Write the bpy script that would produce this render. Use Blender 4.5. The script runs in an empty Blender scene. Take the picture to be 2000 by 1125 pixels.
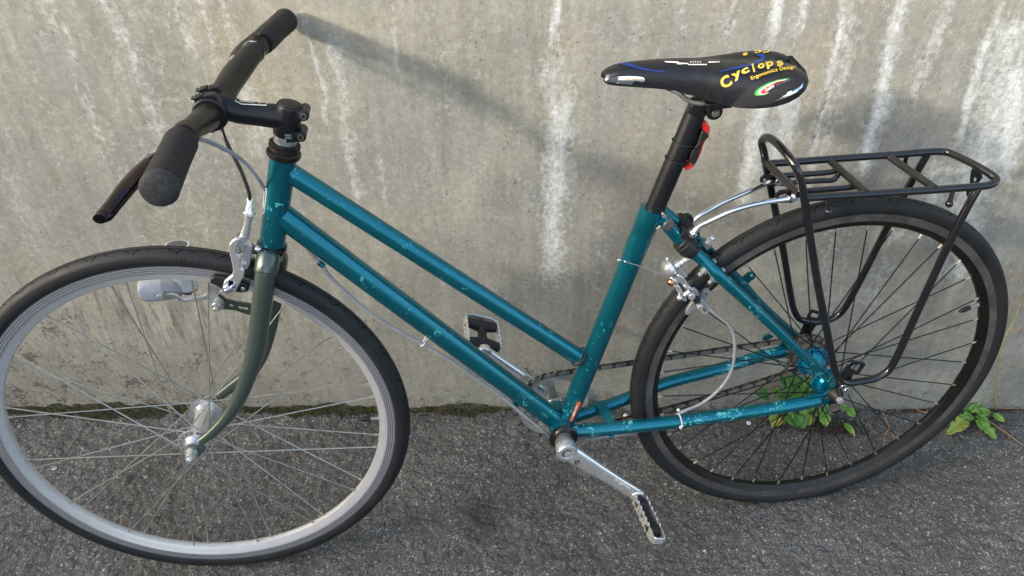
import bpy, bmesh, math, random
import numpy as np
from mathutils import Vector, Matrix
from mathutils.geometry import tessellate_polygon
from mathutils.bvhtree import BVHTree

random.seed(7)
rng = np.random.default_rng(11)
scn = bpy.context.scene
COL = scn.collection

# ------------------------------------------------------------------ camera
CAM = Vector((-0.495962, -0.99268, 1.311691))
PITCH, YAW, ROLL, FPX = 0.662713, 0.040118, 0.029232, 1538.8
MC = Matrix.Rotation(YAW, 3, 'Z') @ Matrix.Rotation(-PITCH, 3, 'X') @ Matrix.Rotation(ROLL, 3, 'Y')
cd = bpy.data.cameras.new('camera')
cam = bpy.data.objects.new('camera', cd)
COL.objects.link(cam)
cam.matrix_world = Matrix.Translation(CAM) @ Matrix((MC.col[0], MC.col[2], -MC.col[1])).transposed().to_4x4()
cd.sensor_fit = 'HORIZONTAL'
cd.sensor_width = 36.0
cd.lens = FPX / 2000 * 36.0
cd.clip_start = 0.02
cd.clip_end = 500
scn.camera = cam

# ------------------------------------------------------------------ light
SUN_AZ, SUN_EL = math.radians(31.0), math.radians(23.0)     # travel direction of the light
SDIR = Vector((math.cos(SUN_AZ) * math.cos(SUN_EL), math.sin(SUN_AZ) * math.cos(SUN_EL), -math.sin(SUN_EL)))
world = bpy.data.worlds.new('World')
scn.world = world
world.use_nodes = True
wn = world.node_tree.nodes
wl = world.node_tree.links
for n in list(wn):
    wn.remove(n)
sky = wn.new('ShaderNodeTexSky')
sky.sky_type = 'NISHITA'
sky.sun_disc = False
sky.sun_elevation = SUN_EL
sky.sun_rotation = math.atan2(-SDIR.x, -SDIR.y)
sky.air_density = 1.0
sky.dust_density = 3.5
sky.ozone_density = 0.6
bg = wn.new('ShaderNodeBackground')
bg.inputs[1].default_value = 0.15
wo = wn.new('ShaderNodeOutputWorld')
wl.new(sky.outputs[0], bg.inputs[0])
wl.new(bg.outputs[0], wo.inputs[0])
sd = bpy.data.lights.new('sun', 'SUN')
sd.energy = 1.45
sd.color = (1.0, 0.93, 0.82)
sd.angle = math.radians(5.0)
sun = bpy.data.objects.new('sun', sd)
COL.objects.link(sun)
sun.rotation_euler = SDIR.to_track_quat('-Z', 'Y').to_euler()
sun.location = (-4, -3, 5)
scn.view_settings.view_transform = 'Standard'
scn.view_settings.look = 'None'
scn.view_settings.exposure = 1.74
scn.view_settings.gamma = 1.0
scn.cycles.use_denoising = True

# ------------------------------------------------------------------ helpers: space
YW = 0.2418                      # plane of the wall's face
BY, LEAN = 0.147074, 0.073228    # the bicycle's heading and lean
RB = Matrix.Rotation(BY, 3, 'Z') @ Matrix.Rotation(-LEAN, 3, 'X')
RBT = RB.transposed()
RR, RF, WB, STEER, HEADA = 0.3363, 0.3408, 1.0551, -0.0216, 1.2704

def ray(px, py):
    return MC @ Vector(((px - 1000) / FPX, 1.0, (562.5 - py) / FPX))

def K(px, py, v=0.0):
    """photo position + sideways distance from the bicycle's middle plane -> bicycle space"""
    d = RBT @ ray(px, py)
    c = RBT @ CAM
    return c + d * ((v - c.y) / d.y)

def WY(px, py, y):
    d = ray(px, py)
    return CAM + d * ((y - CAM.y) / d.y)

def G(px, py, z=0.0):
    d = ray(px, py)
    return CAM + d * ((z - CAM.z) / d.z)

# ------------------------------------------------------------------ helpers: materials
def rgb(c):
    return (c[0], c[1], c[2], 1.0)

class NT:
    def __init__(s, name):
        s.m = bpy.data.materials.new(name)
        s.m.use_nodes = True
        s.n = s.m.node_tree.nodes
        s.l = s.m.node_tree.links
        s.b = s.n['Principled BSDF']
    def node(s, t, **kw):
        n = s.n.new(t)
        for k, v in kw.items():
            if k.startswith('_'):
                setattr(n, k[1:], v)
        return n
    def link(s, a, b):
        s.l.new(a, b)
    def coord(s, scale=(1, 1, 1), rot=(0, 0, 0), out='Object'):
        t = s.n.new('ShaderNodeTexCoord')
        m = s.n.new('ShaderNodeMapping')
        m.inputs['Scale'].default_value = scale
        m.inputs['Rotation'].default_value = rot
        s.link(t.outputs[out], m.inputs[0])
        return m.outputs[0]
    def noise(s, vec, scale, detail=4, rough=0.55, dist=0.0):
        n = s.n.new('ShaderNodeTexNoise')
        n.inputs['Scale'].default_value = scale
        n.inputs['Detail'].default_value = detail
        n.inputs['Roughness'].default_value = rough
        n.inputs['Distortion'].default_value = dist
        s.link(vec, n.inputs['Vector'])
        return n.outputs['Fac']
    def voro(s, vec, scale, feature='F1', out='Distance', rnd=1.0):
        n = s.n.new('ShaderNodeTexVoronoi')
        n.feature = feature
        n.inputs['Scale'].default_value = scale
        n.inputs['Randomness'].default_value = rnd
        s.link(vec, n.inputs['Vector'])
        return n.outputs[out]
    def ramp(s, fac, stops, interp='LINEAR'):
        r = s.n.new('ShaderNodeValToRGB')
        r.color_ramp.interpolation = interp
        e = r.color_ramp.elements
        while len(e) > 1:
            e.remove(e[-1])
        for i, (p, c) in enumerate(stops):
            el = e[0] if i == 0 else e.new(p)
            el.position = p
            if isinstance(c, (int, float)):
                c = (c, c, c)
            el.color = rgb(c)
        s.link(fac, r.inputs[0])
        return r.outputs[0]
    def mix(s, fac, a, b, mode='MIX'):
        m = s.n.new('ShaderNodeMix')
        m.data_type = 'RGBA'
        m.blend_type = mode
        for sock, val in ((m.inputs[0], fac), (m.inputs[6], a), (m.inputs[7], b)):
            if isinstance(val, (int, float)):
                sock.default_value = val
            elif isinstance(val, tuple):
                sock.default_value = rgb(val)
            else:
                s.link(val, sock)
        return m.outputs[2]
    def math(s, op, a, b=None, clamp=False):
        m = s.n.new('ShaderNodeMath')
        m.operation = op
        m.use_clamp = clamp
        for i, v in enumerate((a, b)):
            if v is None:
                continue
            if isinstance(v, (int, float)):
                m.inputs[i].default_value = v
            else:
                s.link(v, m.inputs[i])
        return m.outputs[0]
    def bump(s, h, strength=0.3, dist=0.001, prev=None):
        b = s.n.new('ShaderNodeBump')
        b.inputs['Strength'].default_value = strength
        b.inputs['Distance'].default_value = dist
        s.link(h, b.inputs['Height'])
        if prev is not None:
            s.link(prev, b.inputs['Normal'])
        return b.outputs[0]
    def set(s, **kw):
        for k, v in kw.items():
            k = k.replace('_', ' ')
            if isinstance(v, (int, float)):
                s.b.inputs[k].default_value = v
            elif isinstance(v, tuple):
                s.b.inputs[k].default_value = rgb(v)
            else:
                s.link(v, s.b.inputs[k])

def mat_simple(name, col, rough=0.4, metal=0.0, var=0.12, nscale=60, bump=0.0, coat=0.0, dust=0.0, dustcol=(0.25, 0.24, 0.22)):
    t = NT(name)
    c = t.coord()
    n = t.noise(c, nscale, 5)
    base = t.mix(t.ramp(n, [(0.3, 0.0), (0.7, 1.0)]), tuple(x * (1 - var) for x in col), tuple(min(1, x * (1 + var)) for x in col))
    if dust:
        d = t.noise(c, nscale * 3.1, 6, 0.7)
        base = t.mix(t.math('MULTIPLY', t.ramp(d, [(0.45, 0.0), (0.75, 1.0)]), dust), base, dustcol)
    t.set(Base_Color=base, Metallic=metal)
    r = t.ramp(t.noise(c, nscale * 1.7, 6, 0.7), [(0.25, max(0.02, rough * 0.75)), (0.75, min(1, rough * 1.3))])
    t.set(Roughness=r)
    if coat:
        t.set(Coat_Weight=coat, Coat_Roughness=0.08)
    if bump:
        t.set(Normal=t.bump(t.noise(c, nscale * 8, 4), bump, 0.0005))
    return t.m

def mat_paint(name, col, chip, amount=0.66, metal=0.55, rust=True):
    t = NT(name)
    c = t.coord()
    n = t.noise(c, 9, 3)
    base = t.mix(n, tuple(x * 0.85 for x in col), tuple(x * 1.15 for x in col))
    zone = t.noise(c, 22, 3, 0.6)
    fine = t.noise(c, 150, 8, 0.68, 0.8)
    f = t.math('ADD', fine, t.math('MULTIPLY', t.math('SUBTRACT', zone, 0.5), 0.55))
    mask = t.ramp(f, [(amount, 0.0), (amount + 0.02, 1.0)])
    base = t.mix(mask, base, chip)
    rough = t.mix(mask, (0.30, 0.30, 0.30), (0.6, 0.6, 0.6))
    met = t.math('MULTIPLY', t.math('SUBTRACT', 1.0, mask), metal)
    if rust:
        rz = t.noise(c, 6.5, 2)
        rf = t.noise(c, 120, 6, 0.7)
        rm = t.ramp(t.math('ADD', t.math('MULTIPLY', rz, 0.8), t.math('MULTIPLY', rf, 0.4)), [(0.78, 0.0), (0.84, 0.8)])
        base = t.mix(rm, base, (0.06, 0.05, 0.045))
        rough = t.mix(rm, rough, (0.75, 0.75, 0.75))
        met = t.math('MULTIPLY', t.math('SUBTRACT', 1.0, rm), met)
    dirt = t.noise(c, 70, 6, 0.75)
    base = t.mix(t.math('MULTIPLY', t.ramp(dirt, [(0.52, 0.0), (0.8, 1.0)]), 0.12), base, (0.09, 0.09, 0.08))
    t.set(Base_Color=base, Roughness=rough, Metallic=met, Coat_Weight=0.5, Coat_Roughness=0.12,
          Normal=t.bump(t.noise(c, 300, 3), 0.04, 0.0004))
    return t.m

M = {}
M['teal'] = mat_paint('teal_paint', (0.0, 0.172, 0.228), (0.08, 0.50, 0.54), 0.655, 0.74)
M['green'] = mat_paint('grey_green_paint', (0.082, 0.112, 0.094), (0.2, 0.24, 0.2), 0.85, 0.5, rust=False)
M['black_gloss'] = mat_simple('gloss_black_paint', (0.007, 0.007, 0.009), 0.14, 0, coat=0.6, dust=0.02)
M['black_satin'] = mat_simple('satin_black_metal', (0.0065, 0.007, 0.009), 0.34, 0.1, dust=0.02)
M['bar_brown'] = mat_simple('worn_black_anodised', (0.024, 0.023, 0.018), 0.40, 0.3, 0.2, 14, dust=0.06)
M['foam'] = mat_simple('grip_rubber', (0.013, 0.0125, 0.0125), 0.85, 0, 0.12, 90, bump=0.2, dust=0.05)
M['rubber_end'] = mat_simple('grip_end_rubber', (0.022, 0.022, 0.024), 0.7, 0, 0.35, 55, bump=0.1, dust=0.2)
M['black_plastic'] = mat_simple('black_plastic', (0.011, 0.011, 0.012), 0.5, 0, dust=0.06)
M['headset'] = mat_simple('old_headset_steel', (0.03, 0.025, 0.022), 0.42, 0.5, 0.4, 45, dust=0.3, dustcol=(0.09, 0.065, 0.05))
M['alloy'] = mat_simple('polished_alloy', (0.82, 0.82, 0.82), 0.24, 0.78, 0.04, 20)
M['alloy_soft'] = mat_simple('satin_alloy', (0.64, 0.65, 0.65), 0.36, 0.7, 0.06, 40)
M['chrome'] = mat_simple('chrome', (0.85, 0.85, 0.86), 0.08, 1.0, 0.05, 40)
M['grey_cast'] = mat_simple('grey_painted_casting', (0.30, 0.32, 0.33), 0.42, 0.4, 0.15, 60, dust=0.2)
M['zinc'] = mat_simple('zinc_plate', (0.5, 0.52, 0.5), 0.35, 0.6, 0.25, 90, dust=0.2)
M['steel_old'] = mat_simple('dull_steel', (0.36, 0.345, 0.32), 0.40, 0.6, 0.3, 80, dust=0.25, dustcol=(0.12, 0.1, 0.08))
M['dark_steel'] = mat_simple('dark_steel', (0.19, 0.18, 0.165), 0.4, 0.6, 0.3, 120, dust=0.3, dustcol=(0.05, 0.045, 0.04))
M['spoke_silver'] = mat_simple('spoke_steel', (0.42, 0.42, 0.40), 0.38, 0.75, 0.2, 60)
M['spoke_black'] = mat_simple('spoke_black', (0.006, 0.006, 0.007), 0.35, 0.2)
M['nipple'] = mat_simple('nipple_brass', (0.5, 0.46, 0.38), 0.32, 0.6)
M['rim_black'] = mat_simple('rim_black', (0.005, 0.0045, 0.0045), 0.3, 0.1, 0.3, 20, dust=0.15, dustcol=(0.1, 0.08, 0.06))
M['rim_track'] = mat_simple('worn_brake_track', (0.13, 0.12, 0.11), 0.4, 0.5, 0.4, 40, dust=0.2)
M['hub_blue'] = mat_simple('blue_anodised', (0.0, 0.30, 0.52), 0.25, 0.6, 0.15, 40, coat=0.5)
M['lever'] = mat_simple('dark_chrome', (0.062, 0.046, 0.048), 0.13, 1.0, 0.2, 20)
M['cable_grey'] = mat_simple('grey_cable_housing', (0.32, 0.33, 0.34), 0.4, 0.0, 0.12, 50, dust=0.2)
M['cable_black'] = mat_simple('black_cable_housing', (0.02, 0.02, 0.021), 0.3)
M['white_plastic'] = mat_simple('white_plastic', (0.72, 0.73, 0.74), 0.35, 0, 0.06, 50, dust=0.15)
M['lamp_shell'] = mat_simple('lamp_shell', (0.55, 0.57, 0.62), 0.3, 0, 0.08, 50, dust=0.2)
M['lamp_dark'] = mat_simple('lamp_dark', (0.12, 0.12, 0.125), 0.3, 0.3)
M['red'] = mat_simple('red_lens', (0.75, 0.035, 0.02), 0.18, 0, 0.1, 50, coat=0.6)
M['orange'] = mat_simple('orange_sticker', (0.85, 0.16, 0.04), 0.45, 0, 0.12, 80)
M['leather'] = mat_simple('saddle_cover', (0.0055, 0.0068, 0.0095), 0.36, 0, 0.2, 60, bump=0.35, dust=0.04)
M['panel'] = mat_simple('saddle_side_panel', (0.014, 0.0135, 0.016), 0.6, 0, 0.2, 60, bump=0.3, dust=0.05)
M['yellow'] = mat_simple('yellow_print', (0.82, 0.58, 0.05), 0.5, 0, 0.15, 130, dust=0.25)
M['blue'] = mat_simple('blue_print', (0.006, 0.032, 0.17), 0.45, 0, 0.2, 60)
M['pgreen'] = mat_simple('green_print', (0.05, 0.5, 0.08), 0.5)
M['pwhite'] = mat_simple('white_print', (0.75, 0.75, 0.7), 0.5, dust=0.2)
M['pred'] = mat_simple('red_print', (0.55, 0.035, 0.035), 0.5)
M['pgrey'] = mat_simple('grey_print', (0.13, 0.13, 0.13), 0.5)
M['emboss'] = mat_simple('raised_rubber', (0.034, 0.034, 0.033), 0.6)
M['teal_worn'] = mat_paint('worn_teal_paint', (0.0, 0.172, 0.228), (0.10, 0.50, 0.52), 0.62, 0.74)
M['ring_steel'] = mat_simple('chainring_steel', (0.46, 0.45, 0.42), 0.4, 0.45, 0.15, 60, dust=0.2, dustcol=(0.15, 0.13, 0.1))
M['link_bright'] = mat_simple('chain_plate', (0.30, 0.285, 0.265), 0.35, 0.6, 0.3, 150, dust=0.2, dustcol=(0.05, 0.04, 0.035))
M['link_dark'] = mat_simple('chain_roller', (0.07, 0.065, 0.06), 0.4, 0.5, 0.3, 150)
M['soil'] = mat_simple('soil', (0.05, 0.032, 0.02), 0.9, 0, 0.4, 300)
M['copper'] = mat_simple('copper_nut', (0.75, 0.33, 0.2), 0.2, 1.0)
M['brown'] = mat_simple('brown_plastic', (0.12, 0.05, 0.02), 0.4)
M['cage_white'] = mat_simple('bright_cage', (0.82, 0.82, 0.8), 0.3, 0.75, 0.1, 60, dust=0.1)

def mat_rim():
    t = NT('silver_rim')
    tc = t.node('ShaderNodeTexCoord')
    sx = t.node('ShaderNodeSeparateXYZ')
    t.link(tc.outputs['Object'], sx.inputs[0])
    rad = t.math('SQRT', t.math('ADD', t.math('MULTIPLY', sx.outputs[0], sx.outputs[0]), t.math('MULTIPLY', sx.outputs[2], sx.outputs[2])))
    w = t.math('SINE', t.math('MULTIPLY', rad, 1750.0))
    track = t.ramp(rad, [(RF - 0.039, 0.0), (RF - 0.038, 1.0)])
    h = t.math('MULTIPLY', w, track)
    c = t.coord()
    n = t.noise(c, 60, 6, 0.7)
    grey = t.mix(n, (0.62, 0.62, 0.61), (0.80, 0.80, 0.79))
    shiny = t.mix(t.ramp(h, [(0.35, 0.0), (0.6, 1.0)]), (0.38, 0.38, 0.41), (0.86, 0.86, 0.9))
    t.set(Base_Color=t.mix(track, grey, shiny), Metallic=t.math('ADD', t.math('MULTIPLY', track, 0.3), 0.45),
          Roughness=t.mix(track, (0.38, 0.38, 0.38), (0.24, 0.24, 0.24)), Normal=t.bump(h, 0.25, 0.0006))
    return t.m
M['rim_silver'] = mat_rim()

def mat_tyre():
    t = NT('tyre_rubber')
    uv = t.node('ShaderNodeTexCoord').outputs['UV']
    sp = t.node('ShaderNodeSeparateXYZ')
    t.link(uv, sp.inputs[0])
    U, V = sp.outputs[0], sp.outputs[1]          # U: along (metres), V: across -1..1
    aV = t.math('ABSOLUTE', V)
    # slanted sipes on the shoulders
    ph = t.math('ADD', t.math('MULTIPLY', U, 34.0), t.math('MULTIPLY', aV, 1.0))
    fr = t.math('FRACT', ph)
    line = t.math('MULTIPLY', t.math('LESS_THAN', fr, 0.055), t.math('MULTIPLY', t.math('GREATER_THAN', aV, 0.17), t.math('LESS_THAN', aV, 0.40)))
    ph2 = t.math('ADD', t.math('MULTIPLY', U, 17.0), t.math('MULTIPLY', aV, -0.45))
    line2 = t.math('MULTIPLY', t.math('LESS_THAN', t.math('FRACT', ph2), 0.035), t.math('MULTIPLY', t.math('GREATER_THAN', aV, 0.15), t.math('LESS_THAN', aV, 0.50)))
    ring = t.math('LESS_THAN', t.math('ABSOLUTE', t.math('SUBTRACT', aV, 0.15)), 0.020)
    ring2 = t.math('MULTIPLY', t.math('LESS_THAN', t.math('ABSOLUTE', t.math('SUBTRACT', aV, 0.80)), 0.012), 0.6)
    g = t.math('MAXIMUM', t.math('MAXIMUM', line, line2), t.math('MAXIMUM', ring, ring2))
    c = t.coord()
    n = t.noise(c, 28, 6, 0.65)
    n2 = t.noise(c, 330, 4, 0.7)
    col = t.mix(t.ramp(n, [(0.3, 0.0), (0.75, 1.0)]), (0.0125, 0.0135, 0.014), (0.025, 0.0265, 0.027))
    col = t.mix(t.math('MULTIPLY', t.math('LESS_THAN', aV, 0.14), 0.6), col, (0.033, 0.033, 0.033))
    col = t.mix(t.ramp(n2, [(0.6, 0.0), (0.8, 0.4)]), col, (0.05, 0.05, 0.05))
    col = t.mix(t.math('MULTIPLY', g, 0.8), col, (0.002, 0.002, 0.002))
    t.set(Specular_IOR_Level=t.math('MULTIPLY', t.math('SUBTRACT', 1.0, g), 0.35))
    h = t.math('SUBTRACT', t.math('MULTIPLY', n2, 0.25), g)
    t.set(Base_Color=col, Roughness=t.ramp(n, [(0.3, 0.48), (0.8, 0.7)]), Normal=t.bump(h, 0.6, 0.0008))
    return t.m
M['tyre'] = mat_tyre()

# ------------------------------------------------------------------ helpers: objects
OFF = {}     # where an object's own origin sits in its thing's space

def tag(o, label=None, cat=None, group=None, kind=None):
    if label: o['label'] = label
    if cat: o['category'] = cat
    if group: o['group'] = group
    if kind: o['kind'] = kind
    return o

def empty(name, parent=None, loc=(0, 0, 0), rot=None):
    o = bpy.data.objects.new(name, None)
    o.empty_display_size = 0.02
    COL.objects.link(o)
    o.location = loc
    if rot is not None:
        o.rotation_euler = rot
    if parent is not None:
        o.parent = parent
    OFF[o.name] = Vector((0, 0, 0))
    return o

def frame_dirs(pts, closed=False):
    n = len(pts)
    T = []
    for i in range(n):
        a = pts[(i - 1) % n] if (closed or i > 0) else pts[0]
        b = pts[(i + 1) % n] if (closed or i < n - 1) else pts[-1]
        T.append((b - a).normalized())
    up = Vector((0, 1, 0)) if abs(T[0].y) < 0.9 else Vector((1, 0, 0))
    N = [(up - T[0] * up.dot(T[0])).normalized()]
    for i in range(1, n):
        v = N[-1] - T[i] * N[-1].dot(T[i])
        N.append(v.normalized())
    return T, N

def smooth(pts, sub=6):
    """Catmull-Rom through the points"""
    P = [Vector(p) for p in pts]
    if len(P) < 3:
        return P
    out = []
    for i in range(len(P) - 1):
        p0 = P[i - 1] if i > 0 else P[0] * 2 - P[1]
        p1, p2 = P[i], P[i + 1]
        p3 = P[i + 2] if i + 2 < len(P) else P[-1] * 2 - P[-2]
        t0 = 0.0
        t1 = t0 + max(1e-5, (p1 - p0).length) ** 0.5
        t2 = t1 + max(1e-5, (p2 - p1).length) ** 0.5
        t3 = t2 + max(1e-5, (p3 - p2).length) ** 0.5
        for k in range(sub):
            t = t1 + (t2 - t1) * k / sub
            A1 = p0 * ((t1 - t) / (t1 - t0)) + p1 * ((t - t0) / (t1 - t0))
            A2 = p1 * ((t2 - t) / (t2 - t1)) + p2 * ((t - t1) / (t2 - t1))
            A3 = p2 * ((t3 - t) / (t3 - t2)) + p3 * ((t - t2) / (t3 - t2))
            B1 = A1 * ((t2 - t) / (t2 - t0)) + A2 * ((t - t0) / (t2 - t0))
            B2 = A2 * ((t3 - t) / (t3 - t1)) + A3 * ((t - t1) / (t3 - t1))
            out.append(B1 * ((t2 - t) / (t2 - t1)) + B2 * ((t - t1) / (t2 - t1)))
    out.append(P[-1])
    return out

def resample(vals, n):
    m = len(vals)
    return [float(np.interp(i * (m - 1) / (n - 1), range(m), vals)) for i in range(n)]

class MB:
    def __init__(s):
        s.v, s.f, s.mi = [], [], []
    def add(s, verts, faces, mi=0):
        o = len(s.v)
        s.v += [Vector(p) for p in verts]
        s.f += [tuple(i + o for i in f) for f in faces]
        s.mi += [mi] * len(faces)
        return s
    def tube(s, pts, r, seg=16, cap=True, closed=False, mi=0, flat=None):
        """flat=(a,b): half widths along the running normal / binormal instead of r"""
        P = [Vector(p) for p in pts]
        n = len(P)
        if not isinstance(r, (list, tuple)):
            r = [r] * n
        if len(r) != n:
            r = resample(r, n)
        T, N = frame_dirs(P, closed)
        verts, faces = [], []
        for i in range(n):
            B = T[i].cross(N[i])
            for k in range(seg):
                a = 2 * math.pi * k / seg
                if flat:
                    verts.append(P[i] + N[i] * (math.cos(a) * flat[0] * r[i]) + B * (math.sin(a) * flat[1] * r[i]))
                else:
                    verts.append(P[i] + (N[i] * math.cos(a) + B * math.sin(a)) * r[i])
        m = n if closed else n - 1
        for i in range(m):
            j = (i + 1) % n
            for k in range(seg):
                l = (k + 1) % seg
                faces.append((i * seg + k, j * seg + k, j * seg + l, i * seg + l))
        if cap and not closed:
            faces.append(tuple(range(seg)))
            faces.append(tuple((n - 1) * seg + k for k in reversed(range(seg))))
        return s.add(verts, faces, mi)
    def lathe(s, p, axis, prof, seg=24, mi=0, squash=None):
        """prof: (distance along axis, radius)"""
        p, A = Vector(p), Vector(axis).normalized()
        up = Vector((0, 0, 1)) if abs(A.z) < 0.9 else Vector((1, 0, 0))
        X = (up - A * up.dot(A)).normalized()
        Y = A.cross(X)
        verts, faces = [], []
        for (t, r) in prof:
            for k in range(seg):
                a = 2 * math.pi * k / seg
                verts.append(p + A * t + (X * math.cos(a) + Y * math.sin(a)) * max(r, 1e-5))
        for i in range(len(prof) - 1):
            for k in range(seg):
                l = (k + 1) % seg
                faces.append((i * seg + k, i * seg + l, (i + 1) * seg + l, (i + 1) * seg + k))
        faces.append(tuple(reversed(range(seg))))
        faces.append(tuple((len(prof) - 1) * seg + k for k in range(seg)))
        return s.add(verts, faces, mi)
    def cyl(s, a, b, r, seg=16, mi=0, bev=0.15):
        a, b = Vector(a), Vector(b)
        L = (b - a).length
        e = min(bev * r, L * 0.3)
        return s.lathe(a, b - a, [(0, r - e), (e, r), (L - e, r), (L, r - e)], seg, mi)
    def nut(s, a, b, r, mi=0):
        a, b = Vector(a), Vector(b)
        return s.lathe(a, b - a, [(0, r), ((b - a).length, r * 0.96)], 6, mi)
    def ball(s, c, r, seg=12, mi=0, axis=(0, 0, 1), squash=1.0):
        n = 8
        prof = [(-r * squash * math.cos(math.pi * i / n), r * math.sin(math.pi * i / n)) for i in range(n + 1)]
        return s.lathe(c, axis, prof, seg, mi)
    def box(s, c, X, Y, Z, mi=0):
        c, X, Y, Z = Vector(c), Vector(X), Vector(Y), Vector(Z)
        vs = [c + X * a + Y * b + Z * d for a in (-1, 1) for b in (-1, 1) for d in (-1, 1)]
        return s.add(vs, [(0, 1, 3, 2), (4, 6, 7, 5), (0, 4, 5, 1), (2, 3, 7, 6), (0, 2, 6, 4), (1, 5, 7, 3)], mi)
    def plate(s, outline, nrm, th, holes=(), mi=0, bev=0.0):
        """outline: points in a plane; extruded along nrm by th (both ways th/2)"""
        nrm = Vector(nrm).normalized()
        O = [Vector(p) for p in outline]
        H = [[Vector(p) for p in h] for h in holes]
        tris = tessellate_polygon([O] + H)
        flat = O + [p for h in H for p in h]
        N = len(flat)
        top = [p + nrm * th / 2 for p in flat]
        bot = [p - nrm * th / 2 for p in flat]
        faces = []
        for t in tris:
            a, b, c = (flat[i] for i in t)
            if (b - a).cross(c - a).dot(nrm) < 0:
                t = (t[0], t[2], t[1])
            faces.append(tuple(t))
            faces.append(tuple(N + i for i in reversed(t)))
        st = 0
        for loop in [O] + H:
            m = len(loop)
            ar = Vector((0, 0, 0))
            for i in range(m):
                ar += loop[i].cross(loop[(i + 1) % m])
            ccw = ar.dot(nrm) > 0
            if loop is not O:
                ccw = not ccw
            for i in range(m):
                a, b = st + i, st + (i + 1) % m
                faces.append((a, N + a, N + b, b) if ccw else (a, b, N + b, N + a))
            st += m
        return s.add(top + bot, faces, mi)
    def build(s, name, mats, parent=None, ang=38, bevel=0.0, offset=True, uv=None):
        me = bpy.data.meshes.new(name)
        c = Vector((0, 0, 0))
        base = OFF.get(parent.name, Vector((0, 0, 0))) if parent is not None else Vector((0, 0, 0))
        if offset and s.v:
            lo = Vector([min(p[i] for p in s.v) for i in range(3)])
            hi = Vector([max(p[i] for p in s.v) for i in range(3)])
            c = (lo + hi) / 2
        me.from_pydata([tuple(p - c) for p in s.v], [], s.f)
        if not isinstance(mats, (list, tuple)):
            mats = [mats]
        for m in mats:
            me.materials.append(M[m] if isinstance(m, str) else m)
        me.polygons.foreach_set('material_index', s.mi)
        me.update()
        me.shade_smooth()
        me.set_sharp_from_angle(angle=math.radians(ang))
        o = bpy.data.objects.new(name, me)
        COL.objects.link(o)
        if parent is not None:
            o.parent = parent
        o.location = c - base
        OFF[o.name] = c.copy()
        if bevel:
            b = o.modifiers.new('bevel', 'BEVEL')
            b.width = bevel
            b.segments = 2
            b.limit_method = 'ANGLE'
            b.angle_limit = math.radians(40)
        return o

def PX(crop, scale, pts, v):
    """points read off an enlarged crop"""
    out = []
    for p in pts:
        vv = p[2] if len(p) > 2 else v
        out.append(K(crop[0] + p[0] / scale, crop[1] + p[1] / scale, vv))
    return out

def KP(pts, v=0.0):
    return [K(p[0], p[1], p[2] if len(p) > 2 else v) for p in pts]

def circ(c, r, n=14, v=None, ry=None, rot=0.0):
    ry = ry or r
    return [(c[0] + r * math.cos(2 * math.pi * i / n) * math.cos(rot) - ry * math.sin(2 * math.pi * i / n) * math.sin(rot),
             c[1] + r * math.cos(2 * math.pi * i / n) * math.sin(rot) + ry * math.sin(2 * math.pi * i / n) * math.cos(rot)) for i in range(n)]

VN = Vector((0, 1, 0))     # towards the wall in bicycle space

# value noise for numpy grids
def vnoise(x, y, seed):
    r = np.random.default_rng(seed)
    tab = r.random((256, 256)).astype(np.float32)
    xi, yi = np.floor(x).astype(int), np.floor(y).astype(int)
    fx, fy = x - xi, y - yi
    fx, fy = fx * fx * (3 - 2 * fx), fy * fy * (3 - 2 * fy)
    a, b = tab[xi & 255, yi & 255], tab[(xi + 1) & 255, yi & 255]
    c, d = tab[xi & 255, (yi + 1) & 255], tab[(xi + 1) & 255, (yi + 1) & 255]
    return (a * (1 - fx) + b * fx) * (1 - fy) + (c * (1 - fx) + d * fx) * fy

def fbm(x, y, seed, oct=4, g=0.5):
    s, a, t = 0, 1.0, 0
    for i in range(oct):
        s = s + a * vnoise(x * 2 ** i + 17.3 * i, y * 2 ** i + 9.1 * i, seed + i)
        t += a
        a *= g
    return s / t

def sstep(a, b, x):
    t = np.clip((x - a) / (b - a), 0, 1)
    return t * t * (3 - 2 * t)

def grid_object(name, xs, ys, co, attrs, mat, extra=None):
    """co: (ny,nx,3) array"""
    ny, nx = co.shape[:2]
    verts = co.reshape(-1, 3).astype(np.float32)
    idx = np.arange(nx * ny).reshape(ny, nx)
    quads = np.stack([idx[:-1, :-1], idx[:-1, 1:], idx[1:, 1:], idx[1:, :-1]], -1).reshape(-1, 4)
    nv0 = len(verts)
    ev, ef = extra if extra else ([], [])
    if ev:
        verts = np.concatenate([verts, np.array(ev, np.float32)])
    me = bpy.data.meshes.new(name)
    loops = quads.reshape(-1)
    starts = np.arange(len(quads)) * 4
    tot = np.full(len(quads), 4)
    if ef:
        el = np.array([i if i < 0 else i + nv0 for f in ef for i in f])
        loops = np.concatenate([loops, el])
        starts = np.concatenate([starts, len(quads) * 4 + np.arange(len(ef)) * 4])
        tot = np.concatenate([tot, np.full(len(ef), 4)])
    me.vertices.add(len(verts))
    me.vertices.foreach_set('co', verts.reshape(-1))
    me.loops.add(len(loops))
    me.loops.foreach_set('vertex_index', loops.astype(np.int32))
    me.polygons.add(len(starts))
    me.polygons.foreach_set('loop_start', starts.astype(np.int32))
    me.update(calc_edges=True)
    me.validate()
    me.polygons.foreach_set('use_smooth', np.ones(len(me.polygons), bool))
    for an, arr in attrs.items():
        a = me.color_attributes.new(an, 'FLOAT_COLOR', 'POINT')
        full = np.zeros((len(verts), 4), np.float32)
        full[:nv0] = arr.reshape(-1, 4)
        a.data.foreach_set('color', full.reshape(-1))
    me.materials.append(mat)
    o = bpy.data.objects.new(name, me)
    COL.objects.link(o)
    return o

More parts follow.
